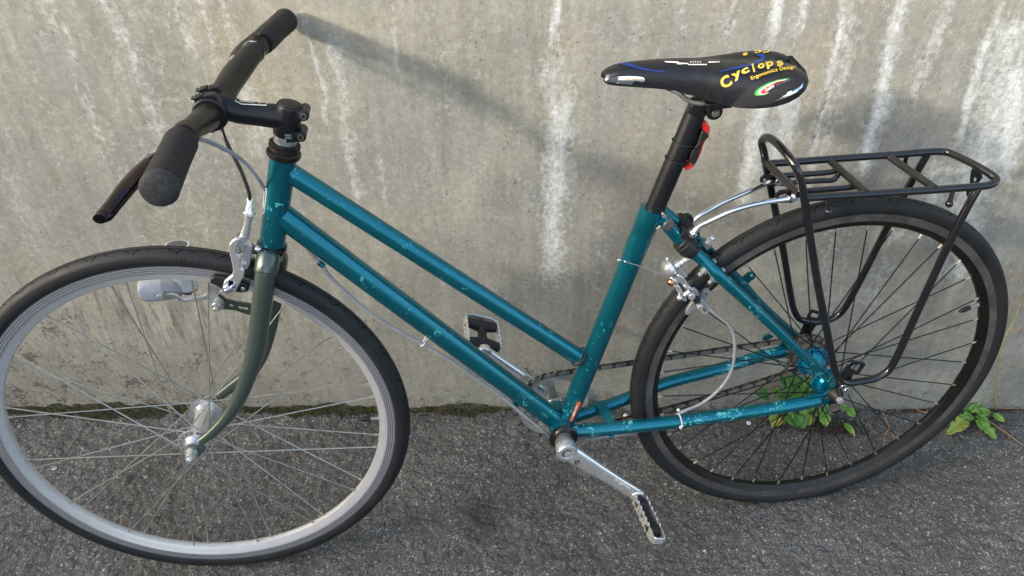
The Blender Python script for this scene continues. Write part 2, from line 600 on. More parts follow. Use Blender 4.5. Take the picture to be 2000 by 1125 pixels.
# ------------------------------------------------------------------ asphalt
def mat_asphalt():
    t = NT('asphalt')
    c = t.coord()
    # distorted coordinates so the grains are not tidy cells
    stonec = t.voro(c, 330, 'F1', 'Color')
    sep = t.node('ShaderNodeSeparateColor')
    t.link(stonec, sep.inputs[0])
    d = t.voro(c, 330, 'F1', 'Distance')
    stone_b = t.voro(c, 120, 'F1', 'Color')
    sepb = t.node('ShaderNodeSeparateColor')
    t.link(stone_b, sepb.inputs[0])
    db = t.voro(c, 120, 'F1', 'Distance')
    big = t.noise(c, 3.2, 4, 0.6)
    mid = t.noise(c, 26, 5, 0.65)
    fine = t.noise(c, 700, 3, 0.7)
    col = t.ramp(sep.outputs[0], [(0.0, (0.082, 0.082, 0.074)), (0.45, (0.135, 0.135, 0.121)), (0.80, (0.188, 0.187, 0.168)), (0.93, (0.265, 0.26, 0.245)), (0.985, (0.44, 0.43, 0.41)), (1.0, (0.66, 0.64, 0.61))])
    tint = t.ramp(sep.outputs[1], [(0.0, (0.84, 0.94, 1.04)), (0.5, (0.97, 1.0, 1.0)), (1.0, (1.08, 0.99, 0.88))])
    col = t.mix(1.0, col, tint, 'MULTIPLY')
    # binder in the gaps between grains
    gap = t.ramp(d, [(0.28, 0.0), (0.62, 1.0)])
    col = t.mix(t.math('MULTIPLY', gap, 0.62), col, (0.048, 0.046, 0.044))
    bigm = t.math('MULTIPLY', t.math('GREATER_THAN', sepb.outputs[0], 0.80), t.ramp(db, [(0.30, 1.0), (0.38, 0.0)]))
    bigcol = t.ramp(sepb.outputs[1], [(0.0, (0.07, 0.075, 0.08)), (0.6, (0.13, 0.122, 0.11)), (0.93, (0.2, 0.19, 0.175)), (1.0, (0.33, 0.31, 0.28))])
    col = t.mix(bigm, col, bigcol)
    br = t.ramp(big, [(0.3, 0.70), (0.7, 1.28)])
    col = t.mix(1.0, col, br, 'MULTIPLY')
    col = t.mix(1.0, col, t.ramp(mid, [(0.3, 0.82), (0.7, 1.15)]), 'MULTIPLY')
    # an oily spot and worn, dusty zones
    geo = t.node('ShaderNodeNewGeometry')
    vm = t.node('ShaderNodeVectorMath'); vm.operation = 'DISTANCE'
    t.link(geo.outputs['Position'], vm.inputs[0])
    oc = G(938, 1012)
    vm.inputs[1].default_value = (oc.x, oc.y, 0)
    sp_ = t.math('ADD', vm.outputs['Value'], t.math('MULTIPLY', t.math('SUBTRACT', mid, 0.5), 0.05))
    col = t.mix(t.ramp(sp_, [(0.015, 0.7), (0.055, 0.0)]), col, (0.035, 0.035, 0.037))
    crev = t.voro(t.coord((1, 1, 1)), 42, 'DISTANCE_TO_EDGE', 'Distance')
    crz = t.math('MULTIPLY', t.ramp(crev, [(0.02, 1.0), (0.09, 0.0)]), t.ramp(t.noise(c, 14, 3), [(0.50, 0.0), (0.68, 0.55)]))
    col = t.mix(crz, col, (0.03, 0.028, 0.027))
    h = t.math('ADD', t.math('MULTIPLY', t.math('SUBTRACT', 0.6, d), 0.8), t.math('MULTIPLY', fine, 0.5))
    h = t.math('ADD', h, t.math('MULTIPLY', bigm, 0.5))
    h = t.math('SUBTRACT', h, t.math('MULTIPLY', crz, 1.2))
    t.set(Base_Color=col, Roughness=t.ramp(sep.outputs[2], [(0.0, 0.55), (1.0, 0.9)]), Normal=t.bump(h, 0.8, 0.0014))
    return t.m

def build_ground():
    xf = np.arange(-1.95, 0.85, 0.0030)
    yf = np.arange(-0.50, 0.2435, 0.0030)
    xs = np.concatenate([[-60, -30, -15, -8, -4, -3, -2.4, -2.1], xf, [0.95, 1.1, 1.5, 2, 3, 5, 9, 16, 30, 60]])
    ys = np.concatenate([[-60, -30, -15, -8, -4, -2.5, -1.5, -1.0, -0.75, -0.6], yf, [0.28, 0.4, 60]])
    X, Y = np.meshgrid(xs, ys)
    # grain relief: rounded stones of several sizes
    Z = np.zeros_like(X)
    for (cell, seed, amp) in ((0.0085, 3, 0.0016), (0.016, 5, 0.0018), (0.034, 8, 0.0014)):
        r = np.random.default_rng(seed)
        jt = r.random((256, 256, 3)).astype(np.float32)
        gx, gy = np.floor(X / cell).astype(int), np.floor(Y / cell).astype(int)
        best = np.zeros_like(X)
        for dx in (-1, 0, 1):
            for dy in (-1, 0, 1):
                j = jt[(gx + dx) & 255, (gy + dy) & 255]
                cx = (gx + dx + j[..., 0]) * cell
                cy = (gy + dy + j[..., 1]) * cell
                rad = cell * (0.25 + 0.45 * j[..., 2])
                q = 1 - ((X - cx) ** 2 + (Y - cy) ** 2) / rad ** 2
                best = np.maximum(best, np.sqrt(np.clip(q, 0, 1)) * (0.4 + j[..., 2]))
        Z += best * amp
    Z += (fbm(X * 18, Y * 18, 31, 3) - 0.5) * 0.003 + (fbm(X * 4, Y * 4, 41, 3) - 0.5) * 0.006
    inside = (X > -1.95) & (X < 0.84) & (Y > -0.5) & (Y < 0.2435)
    Z = np.where(inside, Z - 0.003, 0.0)
    co = np.stack([X, Y, Z], -1)
    o = grid_object('ground', xs, ys, co, {}, mat_asphalt())
    tag(o, kind='structure')
    return o
build_ground()

# ------------------------------------------------------------------ concrete wall
def mat_wall():
    t = NT('stained_concrete')
    c = t.coord()
    at = t.node('ShaderNodeAttribute')
    at.attribute_name = 'stain'
    sep = t.node('ShaderNodeSeparateColor')
    t.link(at.outputs['Color'], sep.inputs[0])
    white, dark, warm, rub = sep.outputs[0], sep.outputs[1], sep.outputs[2], at.outputs['Alpha']
    big = t.noise(c, 2.6, 5, 0.6)
    mid = t.noise(c, 13, 6, 0.65, 0.4)
    fine = t.noise(c, 110, 6, 0.7)
    grit = t.noise(c, 520, 3, 0.7)
    base = t.mix(t.ramp(big, [(0.32, 0.0), (0.68, 1.0)]), (0.238, 0.238, 0.205), (0.360, 0.357, 0.300))
    base = t.mix(t.ramp(mid, [(0.35, 0.0), (0.65, 1.0)]), base, t.mix(1.0, base, (1.16, 1.14, 1.10), 'MULTIPLY'))
    base = t.mix(t.math('MULTIPLY', warm, 0.45), base, (0.42, 0.36, 0.25))
    mott = t.noise(c, 38, 7, 0.72, 0.6)
    base = t.mix(1.0, base, t.ramp(mott, [(0.30, 0.88), (0.70, 1.11)]), 'MULTIPLY')
    cool = t.noise(c, 6.0, 4, 0.6)
    base = t.mix(t.ramp(cool, [(0.46, 0.0), (0.66, 0.6)]), base, (0.262, 0.268, 0.258))
    # upright, faintly streaked film
    st = t.noise(t.coord((9, 1, 0.7)), 4.0, 5, 0.6)
    base = t.mix(t.ramp(st, [(0.45, 0.0), (0.75, 0.55)]), base, (0.44, 0.43, 0.39))
    st2 = t.noise(t.coord((22, 1, 1.3)), 3.0, 4, 0.6)
    base = t.mix(t.ramp(st2, [(0.55, 0.0), (0.8, 0.35)]), base, (0.215, 0.205, 0.18))
    # slanting brush / scuff strokes, strongest where 'rub' says
    sc = t.noise(t.coord((30, 1, 4), (0, math.radians(-32), 0)), 2.2, 5, 0.65)
    base = t.mix(t.math('MULTIPLY', t.ramp(sc, [(0.45, 0.0), (0.62, 1.0)]), rub), base, (0.47, 0.44, 0.375))
    sc2 = t.noise(t.coord((34, 1, 5), (0, math.radians(-36), 0)), 2.0, 5, 0.65)
    base = t.mix(t.math('MULTIPLY', t.ramp(sc2, [(0.50, 0.0), (0.64, 0.8)]), rub), base, (0.14, 0.125, 0.095))
    # pale mineral runs
    wn_ = t.math('ADD', t.math('MULTIPLY', fine, 1.0), t.math('MULTIPLY', t.noise(t.coord((60, 1, 16)), 1.6, 6, 0.7), 0.75))
    wm = t.math('MULTIPLY', t.ramp(t.math('ADD', t.math('MULTIPLY', white, 0.9), t.math('SUBTRACT', wn_, 0.87)), [(0.12, 0.0), (1.05, 1.0)]), 1.0)
    base = t.mix(wm, base, (0.78, 0.82, 0.81))
    # hairline crazing inside the runs
    cr = t.voro(t.coord((1, 1, 0.6)), 95, 'DISTANCE_TO_EDGE', 'Distance')
    crm = t.math('MULTIPLY', t.ramp(cr, [(0.012, 1.0), (0.03, 0.0)]), t.math('MULTIPLY', white, 0.35))
    base = t.mix(crm, base, (0.2, 0.19, 0.17))
    # fine light scratches and small pale specks
    s1 = t.noise(t.coord((1, 1, 1), (0, 0.6, 0)), 9.5, 3, 0.5, 1.6)
    l1 = t.ramp(t.math('ABSOLUTE', t.math('SUBTRACT', s1, 0.5)), [(0.0015, 1.0), (0.004, 0.0)])
    zone = t.ramp(t.noise(c, 5.0, 2), [(0.52, 0.0), (0.66, 0.6)])
    base = t.mix(t.math('MULTIPLY', l1, zone), base, (0.48, 0.46, 0.41))
    sp = t.ramp(t.noise(c, 300, 2, 0.5), [(0.70, 0.0), (0.76, 0.75)])
    base = t.mix(sp, base, (0.52, 0.50, 0.44))
    # dark growth: blotches broken into specks
    dn = t.noise(c, 130, 7, 0.8)
    dn2 = t.noise(c, 24, 5, 0.65)
    dm = t.ramp(t.math('ADD', t.math('MULTIPLY', dark, 0.62), t.math('MULTIPLY', t.math('ADD', t.math('SUBTRACT', dn, 0.5), t.math('MULTIPLY', t.math('SUBTRACT', dn2, 0.5), 0.6)), 2.1)), [(0.38, 0.0), (0.50, 1.0)])
    base = t.mix(t.math('MULTIPLY', dm, 0.8), base, (0.055, 0.05, 0.04))
    base = t.mix(t.math('MULTIPLY', dark, 0.38), base, (0.13, 0.115, 0.088))  # even darkening wherever the dark mask lies
    pits = t.ramp(t.noise(c, 190, 2, 0.4), [(0.26, 1.0), (0.31, 0.0)])
    base = t.mix(t.math('MULTIPLY', pits, 0.55), base, (0.10, 0.09, 0.08))
    base = t.mix(1.0, base, t.ramp(grit, [(0.3, 0.84), (0.7, 1.16)]), 'MULTIPLY')
    base = t.mix(1.0, base, t.ramp(fine, [(0.3, 0.84), (0.7, 1.15)]), 'MULTIPLY')
    h = t.math('ADD', t.math('MULTIPLY', fine, 0.5), t.math('MULTIPLY', grit, 0.35))
    h = t.math('SUBTRACT', h, t.math('MULTIPLY', pits, 0.5))
    h = t.math('ADD', h, t.math('MULTIPLY', wm, 0.4))
    t.set(Base_Color=base, Roughness=t.ramp(mid, [(0.3, 0.72), (0.7, 0.92)]), Normal=t.bump(h, 0.6, 0.0018))
    t.set(Specular_IOR_Level=0.35)
    return t.m

STREAKS = [  # (photo points, half width px, strength)
    ([(190, -20), (225, 45), (250, 95), (275, 168)], 8, 0.5), ([(70, -20), (115, 90)], 12, 0.35), ([(110, 20), (160, 150)], 9, 0.35),
    ([(160, 170), (190, 240), (212, 330)], 14, 0.3), ([(60, 150), (100, 240), (125, 330)], 14, 0.15),
    ([(345, 0), (375, 90)], 7, 0.35), ([(385, -20), (410, 60), (425, 130)], 7, 0.35), ([(440, 10), (455, 80), (470, 130)], 14, 0.4),
    ([(478, 150), (492, 215), (512, 290)], 17, 0.55), ([(595, 40), (618, 120), (640, 240)], 5, 0.95), ([(655, 90), (670, 200), (685, 300), (705, 400)], 13, 0.7),
    ([(768, 20), (783, 145)], 6, 0.55), ([(1090, -20), (1083, 90)], 7, 0.95), ([(1075, 130), (1095, 240)], 24, 0.5), ([(1100, 210), (1090, 330), (1083, 430), (1078, 560)], 23, 0.78),
    ([(1515, -20), (1505, 60), (1497, 100)], 11, 1.05), ([(1485, 195), (1470, 270), (1455, 400)], 20, 0.9), ([(1545, 190), (1528, 260), (1510, 330)], 20, 0.85),
    ([(1575, -20), (1553, 60), (1551, 95)], 9, 0.55), ([(1650, -20), (1638, 80), (1610, 200), (1590, 290), (1570, 400)], 9, 0.75),
    ([(1660, -20), (1650, 90), (1625, 220), (1600, 330)], 20, 0.35), ([(1770, -20), (1750, 60), (1735, 140), (1722, 220), (1698, 290), (1685, 340)], 17, 0.85),
    ([(1860, -20), (1828, 85), (1795, 170)], 12, 0.5), ([(1960, 20), (1915, 110), (1895, 200), (1868, 290)], 9, 0.75), ([(1810, 120), (1780, 200)], 8, 0.6),
    ([(1990, 40), (1960, 170), (1925, 280), (1890, 420), (1870, 540)], 42, 0.72), ([(1990, 140), (1975, 260), (1960, 360)], 26, 1.05), ([(1840, 330), (1810, 470)], 30, 0.4),
    ([(1345, 380), (1330, 480), (1310, 560)], 16, 0.3), ([(1330, -20), (1322, 90)], 18, 0.25), ([(1430, -10), (1420, 90)], 10, 0.35),
    ([(945, -20), (940, 160)], 16, 0.2), ([(860, 60), (870, 260)], 12, 0.15), ([(300, 200), (330, 400)], 16, 0.22), ([(30, 350), (60, 520)], 20, 0.2),
    ([(1175, 380), (1170, 560)], 12, 0.25), ([(1640, 430), (1600, 640)], 26, 0.3), ([(1750, 430), (1700, 620)], 26, 0.3), ([(740, 300), (760, 420)], 12, 0.3),
]

def build_wall():
    xf = np.arange(-1.95, 0.85, 0.0034)
    zf = np.arange(-0.02, 1.12, 0.0034)
    xs = np.concatenate([[-14, -9, -6, -4, -3, -2.4, -2.1], xf, [0.95, 1.1, 1.4, 2, 3, 4.5, 7, 11]])
    zs = np.concatenate([zf, [1.2, 1.4, 1.7, 2.0, 2.3]])
    X, Z = np.meshgrid(xs, zs)
    W = np.zeros_like(X)
    wx = (fbm(X * 14, Z * 9, 51, 4) - 0.5)
    wx2 = (fbm(X * 60, Z * 30, 58, 3) - 0.5)
    for i, (pts, hw, s) in enumerate(STREAKS):
        s *= 0.62 if pts[0][0] < 1000 else 0.80
        P = [WY(px, py, YW) for px, py in pts]
        P.sort(key=lambda p: p.z)
        pz, pxx = [p.z for p in P], [p.x for p in P]
        cx = np.interp(Z, pz, pxx)
        h = hw / 1130.0 * (0.85 + 0.7 * vnoise(Z * 16 + i * 3.3, X * 0 + i, 61))
        d = np.abs(X - cx + wx * 0.016 + wx2 * 0.014) / h
        prof = np.exp(-(d ** 2) * 1.2) * 1.2
        top = 1 - sstep(pz[-1] - 0.01, pz[-1] + 0.05, Z + wx * 0.06) if pz[-1] < 0.90 else 1.0
        bot = sstep(pz[0] - 0.03, pz[0] + 0.04, Z + wx * 0.08)
        brk = 0.55 + 0.6 * fbm(X * 30 + i, Z * 7, 71 + i, 3)
        W = np.maximum(W, prof * top * bot * s * brk)
    W = np.clip(W + 0.09 * sstep(0.55, 0.75, fbm(X * 5, Z * 1.6, 81, 4)), 0, 1)
    # dirt splashed and grown at the foot; strongest on the left
    left = 1 - sstep(-1.35, -0.9, X)
    D = np.exp(-np.clip(Z, 0, 9) / 0.030) * 0.62
    D = np.maximum(D, np.exp(-np.clip(Z - 0.02, 0, 9) / (0.045 + 0.06 * left)) * (0.42 + 0.22 * left) * (0.45 + 1.1 * fbm(X * 9, Z * 9, 91, 4)))
    def blob(px, py, rx, rz, s):
        p = WY(px, py, YW)
        q = ((X - p.x) / rx) ** 2 + ((Z - p.z) / rz) ** 2
        return np.exp(-q) * s * (0.6 + 0.8 * fbm(X * 9, Z * 9, 95, 3))
    D = np.maximum(D, (0.16 + 0.26 * (1 - sstep(-1.25, -0.75, X))) * (1 - sstep(0.12, 0.42, Z + wx * 0.15)) * (0.6 + 0.8 * fbm(X * 4, Z * 4, 97, 3)))  # broad darker tone over the lower wall, stronger towards the left
    for b in ((60, 700, 0.16, 0.06, 0.6), (150, 620, 0.10, 0.06, 0.45), (330, 590, 0.08, 0.05, 0.3), (260, 745, 0.18, 0.03, 0.75), (430, 730, 0.12, 0.04, 0.5), (650, 730, 0.10, 0.04, 0.45), (700, 640, 0.08, 0.05, 0.35),
              (1010, 730, 0.09, 0.05, 0.5), (930, 690, 0.07, 0.04, 0.45), (1200, 780, 0.12, 0.04, 0.5), (1420, 790, 0.14, 0.03, 0.45), (1750, 770, 0.18, 0.02, 0.55), (820, 560, 0.08, 0.05, 0.3), (905, 500, 0.05, 0.04, 0.3)):
        D = np.maximum(D, blob(*b))
    D = np.clip(D, 0, 0.66)
    Wm = sstep(0.5, 0.72, fbm(X * 3.2, Z * 2.4, 101, 4)) * sstep(0.1, 0.5, Z)
    q = WY(300, 620, YW)
    Rb = np.exp(-(((X - q.x) / 0.34) ** 2 + ((Z - q.z) / 0.13) ** 2)) * 0.95
    q = WY(900, 330, YW)
    Rb = np.maximum(Rb, np.exp(-(((X - q.x) / 0.16) ** 2 + ((Z - q.z) / 0.10) ** 2)) * 0.35)
    Rb = np.maximum(Rb, 0.12)
    inside = (X > -1.95) & (X < 0.84) & (Z < 1.12)
    Y = YW + np.where(inside, (fbm(X * 2, Z * 2, 111, 3) - 0.5) * 0.006 + (fbm(X * 22, Z * 22, 121, 3) - 0.5) * 0.0016, 0)
    # two open cracks follow the pale runs
    for pts, w in (([(1648, 0), (1637, 60), (1630, 100), (1612, 180), (1590, 262), (1583, 310), (1572, 380)], 0.0024),):
        P = sorted([WY(px, py, YW) for px, py in pts], key=lambda p: p.z)
        cx = np.interp(Z, [p.z for p in P], [p.x for p in P]) + (vnoise(Z * 70, X * 0, 131) - 0.5) * 0.007
        on = 1 - sstep(w * 0.4, w * 1.3, np.abs(X - cx))
        on *= (vnoise(Z * 45, X * 0 + 2, 133) > 0.48) * (Z > P[0].z)
        Y += on * 0.0022
        D = np.maximum(D, on * 0.55)
    co = np.stack([X, Y, Z], -1)
    col = np.stack([W, D, Wm, Rb], -1)
    x0, x1, z0, z1, yb = xs[0], xs[-1], zs[0], zs[-1], YW + 0.22
    # the body behind the face: top, ends, back
    ev = [(x0, YW, z1), (x1, YW, z1), (x0, yb, z1), (x1, yb, z1), (x0, YW, z0), (x1, YW, z0), (x0, yb, z0), (x1, yb, z0)]
    ef = [(0, 1, 3, 2), (0, 2, 6, 4), (1, 5, 7, 3), (2, 3, 7, 6)]
    o = grid_object('concrete_wall', xs, zs, co, {'stain': col}, mat_wall(), (ev, ef))
    return tag(o, 'long stained grey concrete wall with pale mineral runs, behind the leaning bicycle', 'wall')
build_wall()

# unseen building added as shade caster; roof line ends sunlight low on the wall
def shade_building():
    b = MB()
    H = 0.575 + (12.0 * math.sin(SUN_AZ)) / (math.sin(SUN_AZ)) * math.tan(SUN_EL)
    yb = YW - 12.0 * math.sin(SUN_AZ)
    b.box((-13, yb - 3, H / 2 - 0.1), (11, 0, 0), (0, 3, 0), (0, 0, H / 2 + 0.1))
    root = b.build('added_shade_building', mat_simple('pale_render', (0.36, 0.34, 0.31), 0.8, 0, 0.1, 3), None, offset=True)
    tag(root, 'unseen flat-roofed plastered building added to cast shade low on the concrete wall', 'building')
    for i in range(6):
        w = MB()
        x = -23 + i * 3.6
        w.box((x, yb + 0.02, 2.6), (0.7, 0, 0), (0, 0.05, 0), (0, 0, 0.8))
        w.build('window', mat_simple('window_glass_far', (0.05, 0.06, 0.07), 0.1), root)
shade_building()
# ------------------------------------------------------------------ bicycle
bike = empty('bicycle', None, (0, 0, 0), (-LEAN, 0, BY))
tag(bike, 'teal step-through bicycle with black rear rack leaning against the concrete wall', 'bicycle')

def ring_verts(R, prof, seg):
    """revolve (radius, y) profile round the y axis through the origin"""
    vs, fs = [], []
    m = len(prof)
    for i in range(seg):
        a = 2 * math.pi * i / seg
        for (r, y) in prof:
            vs.append(Vector((r * math.cos(a), y, r * math.sin(a))))
    for i in range(seg):
        j = (i + 1) % seg
        for k in range(m):
            l = (k + 1) % m
            fs.append((i * m + k, i * m + l, j * m + l, j * m + k))
    return vs, fs

def make_tyre(R, rt, parent):
    seg, m = 160, 28
    me = bpy.data.meshes.new('tyre')
    vs, fs, uvs = [], [], []
    a0 = math.radians(150)
    for i in range(seg):
        a = 2 * math.pi * i / seg
        for k in range(m + 1):
            s = -a0 + 2 * a0 * k / m
            r = (R - rt) + rt * math.cos(s)
            vs.append((r * math.cos(a), rt * 1.02 * math.sin(s), r * math.sin(a)))
    for i in range(seg):
        j = (i + 1) % seg
        for k in range(m):
            fs.append((i * (m + 1) + k, i * (m + 1) + k + 1, j * (m + 1) + k + 1, j * (m + 1) + k))
            for (ii, kk) in ((i, k), (i, k + 1), (i + 1, k + 1), (i + 1, k)):
                uvs.append((ii * 2 * math.pi * R / seg, -1.66 + 3.32 * kk / m))
    me.from_pydata(vs, [], fs)
    ul = me.uv_layers.new(name='UVMap')
    ul.data.foreach_set('uv', [x for p in uvs for x in p])
    me.materials.append(M['tyre'])
    me.shade_smooth()
    o = bpy.data.objects.new('tyre', me)
    COL.objects.link(o)
    o.parent = parent
    return o

def text_mesh(body, size=1.0, offset=0.0):
    cu = bpy.data.curves.new('lettering', 'FONT')
    cu.body = body
    cu.size = size
    cu.offset = offset
    cu.resolution_u = 3
    ob = bpy.data.objects.new('lettering', cu)
    COL.objects.link(ob)
    bpy.context.view_layer.update()
    ev = ob.evaluated_get(bpy.context.evaluated_depsgraph_get())
    me = ev.to_mesh()
    vs = [tuple(v.co) for v in me.vertices]
    fs = [tuple(p.vertices) for p in me.polygons]
    ev.to_mesh_clear()
    bpy.data.objects.remove(ob)
    return vs, fs

def tyre_text(body, R, rt, ang, size, parent, s=-1.15, mat='emboss', stretch=1.0):
    """raised lettering on the near side wall, reading along the tyre"""
    vs, fs = text_mesh(body, size)
    w = max(v[0] for v in vs)
    mb = MB()
    out = []
    for (x, y, z) in vs:
        a = ang - (x - w / 2) * stretch / (R - rt)
        ss = s + y / rt
        r = (R - rt) + (rt + 0.0003) * math.cos(ss)
        out.append(Vector((r * math.cos(a), (rt * 1.02 + 0.0003) * math.sin(ss), r * math.sin(a))))
    mb.add(out, fs)
    return mb.build('tyre_marking', mat, parent, offset=False)

def wheel(name, center, R, rt, rim_in, rim_m, spoke_m, n_pairs, paired, phase, rotmat, valve_ang):
    w = empty(name, bike, center)
    w.rotation_mode = 'QUATERNION'
    w.rotation_quaternion = rotmat.to_quaternion()
    make_tyre(R, rt, w)
    # rim
    ro = R - 0.0240
    prof = [(ro, -0.0118), (ro - 0.013, -0.0112), (ro - 0.0138, -0.0106), (rim_in + 0.006, -0.0086), (rim_in, -0.0050), (rim_in - 0.0012, 0.0),
            (rim_in, 0.0050), (rim_in + 0.006, 0.0086), (ro - 0.0138, 0.0106), (ro - 0.013, 0.0112), (ro, 0.0118), (ro - 0.004, 0.0)]
    vs, fs = ring_verts(R, prof, 160)
    fs = [tuple(reversed(f)) for f in fs]
    mb = MB()
    mi = []
    for q in range(len(fs)):
        k = q % len(prof)
        mi.append(1 if (k in (0, 9) and rim_m == 'rim_black') else 0)
    mb.v, mb.f, mb.mi = vs, fs, mi
    mb.build('rim', [rim_m, 'rim_track'], w, offset=False, ang=25)
    # spokes
    def spoke_mesh(ynip, yfl, rfl, dang):
        a = Vector((rim_in + 0.002, ynip, 0))
        b = Vector((rfl * math.cos(dang), yfl, rfl * math.sin(dang)))
        d = (b - a).normalized()
        mb = MB()
        mb.tube([a, b], 0.00105, 6)
        mb.tube([a - d * 0.002, a + d * 0.011], 0.0019, 8, mi=1)
        return mb.build('spoke', [spoke_m, 'nipple'], w, offset=False)
    protos = {}
    FL = {'front_wheel': (-0.036, 0.036, 0.0235), 'rear_wheel': (-0.036, 0.020, 0.0240)}[name]
    n = n_pairs * 2
    first = True
    for i in range(n):
        side = i % 2
        lead = 1 if (i // 2) % 2 == 0 else -1
        if paired:
            th = 2 * math.pi * (i // 2) / n_pairs + (0.042 if side else -0.042)
        else:
            th = 2 * math.pi * i / n
        key = (side, lead)
        if key not in protos:
            protos[key] = spoke_mesh((-0.0016, 0.0016)[side], FL[side], FL[2], lead * math.radians(66))
            o = protos[key]
        else:
            o = protos[key].copy()
            COL.objects.link(o)
            o.parent = w
        o.rotation_euler = (0, -(th + phase), 0)
    # valve
    mb = MB()
    A = Vector((math.cos(valve_ang), 0, math.sin(valve_ang)))
    b0 = A * (rim_in - 0.001)
    mb.lathe(b0, -A, [(0, 0.0048), (0.003, 0.0048), (0.003, 0.003), (0.016, 0.0028)], 14, 0)
    mb.lathe(b0, -A, [(0.014, 0.0036), (0.017, 0.0044), (0.026, 0.0042), (0.032, 0.0026), (0.034, 0.001)], 14, 1)
    mb.build('valve', ['steel_old', 'black_plastic'], w)
    return w

# steering frame of the front end
ax = Vector((math.cos(HEADA), 0, math.sin(HEADA)))
hub0 = Vector((-WB, 0, RF + 0.010447))
a0p = hub0 + Vector((math.sin(HEADA), 0, -math.cos(HEADA))) * 0.045
RS = Matrix.Rotation(STEER, 3, ax)
hubF = RS @ (hub0 - a0p) + a0p
hubR = Vector((0, 0, RR))

def ang_of(px, py, hub, v=0.0, rm=None):
    q = K(px, py, v) - hub
    if rm is not None:
        q = rm.transposed() @ q
    return math.atan2(q.z, q.x)

phF = ang_of(515, 1049, hubF, 0, RS)
fw = wheel('front_wheel', hubF, RF, 0.0150, RF - 0.0505, 'rim_silver', 'spoke_silver', 16, True, phF, RS, ang_of(736, 813, hubF, 0, RS))
phR = ang_of(1520, 938, hubR)
rw = wheel('rear_wheel', hubR, RR, 0.0150, RR - 0.0480, 'rim_black', 'spoke_black', 18, False, phR, Matrix.Identity(3), ang_of(1906, 596, hubR))
tyre_text('MAX 8.5 BAR (120 PSI.)', RF, 0.0150, ang_of(378, 515, hubF, -.012, RS), 0.0085, fw, s=-1.42)
tyre_text('FOLD 700x28C', RF, 0.0150, ang_of(785, 780, hubF, -.012, RS), 0.0075, fw, s=-1.35)

# hubs
mb = MB()
L, S_ = 0.036, -1
prof = [(-0.050, 0.006), (-0.0495, 0.012), (-0.040, 0.0155), (-0.0385, 0.0165), (-0.0385, 0.0270), (-0.0350, 0.0270), (-0.0350, 0.0180), (-0.028, 0.0150), (-0.012, 0.0135)]
prof = prof + [(-t, r) for t, r in reversed(prof)]
mb.lathe((0, 0, 0), VN, prof, 32)
mb.build('hub', 'alloy', fw, offset=True)
mb = MB()
for s in (-1, 1):
    for i in range(16):
        a = 2 * math.pi * i / 16
        c = Vector((0.0228 * math.cos(a), s * 0.0388, 0.0228 * math.sin(a)))
        mb.cyl(c, c + VN * (s * 0.0012), 0.0018, 6)
mb.build('spoke_heads', 'dark_steel', fw)
mb = MB()
mb.lathe((0, -0.056, 0), -VN, [(0, 0.010), (0.002, 0.0105), (0.007, 0.0088), (0.009, 0.0085), (0.017, 0.0078), (0.018, 0.0045), (0.022, 0.0045), (0.023, 0.003)], 20)
mb.lathe((0, 0.056, 0), VN, [(0, 0.010), (0.012, 0.009), (0.013, 0.004), (0.018, 0.004)], 18)
mb.build('axle_nut', 'alloy', fw)

mb = MB()
prof = [(-0.047, 0.006), (-0.046, 0.015), (-0.040, 0.0175), (-0.0385, 0.0275), (-0.0345, 0.0275), (-0.0340, 0.0205), (-0.028, 0.0185), (-0.022, 0.0140), (-0.006, 0.0135), (0.004, 0.0185), (0.0165, 0.0215), (0.0175, 0.0290), (0.0215, 0.0290), (0.022, 0.016), (0.03, 0.016)]
mb.lathe((0, 0, 0), VN, prof, 32)
mb.build('hub', 'hub_blue', rw)
mb = MB()
for y in (-0.0390, 0.0170):
    for i in range(18):
        a = 2 * math.pi * i / 18
        c = Vector((0.0245 * math.cos(a), y, 0.0245 * math.sin(a)))
        mb.cyl(c, c - VN * 0.0012, 0.0018, 6)
mb.build('spoke_heads', 'black_satin', rw)

def sprocket(n, r_tip, r_root, r_in, y, th, c):
    out = []
    for i in range(n):
        a = 2 * math.pi * i / n
        w = 2 * math.pi / n
        for (f, r) in ((-0.5, r_root), (-0.30, r_root + 0.0005), (-0.12, r_tip), (0.12, r_tip), (0.30, r_root + 0.0005)):
            out.append(Vector((c.x + r * math.cos(a + f * w), y, c.z + r * math.sin(a + f * w))))
    hole = [Vector((c.x + r_in * math.cos(2 * math.pi * k / 40), y, c.z + r_in * math.sin(2 * math.pi * k / 40))) for k in range(40)]
    return out, hole
mb = MB()
o_, h_ = sprocket(17, 0.0385, 0.0325, 0.012, 0.045, 0.003, Vector((0, 0, 0)))
mb.plate(o_, VN, 0.003, [h_])
mb.lathe((0, 0.024, 0), VN, [(0, 0.017), (0.004, 0.0285), (0.0055, 0.030), (0.012, 0.030), (0.018, 0.027), (0.024, 0.024), (0.026, 0.012)], 28)
mb.build('cog', 'dark_steel', rw)
mb = MB()
mb.lathe((0, 0.052, 0), VN, [(0, 0.013), (0.006, 0.013), (0.0065, 0.010), (0.012, 0.010), (0.0125, 0.007), (0.03, 0.007)], 6)
mb.build('axle_spacer', 'zinc', rw)
mb = MB()
mb.lathe((0, -0.058, 0), -VN, [(0, 0.008), (0.0100, 0.0085), (0.0102, 0.0135), (0.0135, 0.0135), (0.0225, 0.0078), (0.0240, 0.0070)], 22, 0)
mb.lathe((0, -0.081, 0), -VN, [(0, 0.0055), (0.008, 0.0055), (0.0085, 0.0040)], 18, 1)
mb.build('axle_end', ['black_plastic', 'alloy'], rw)

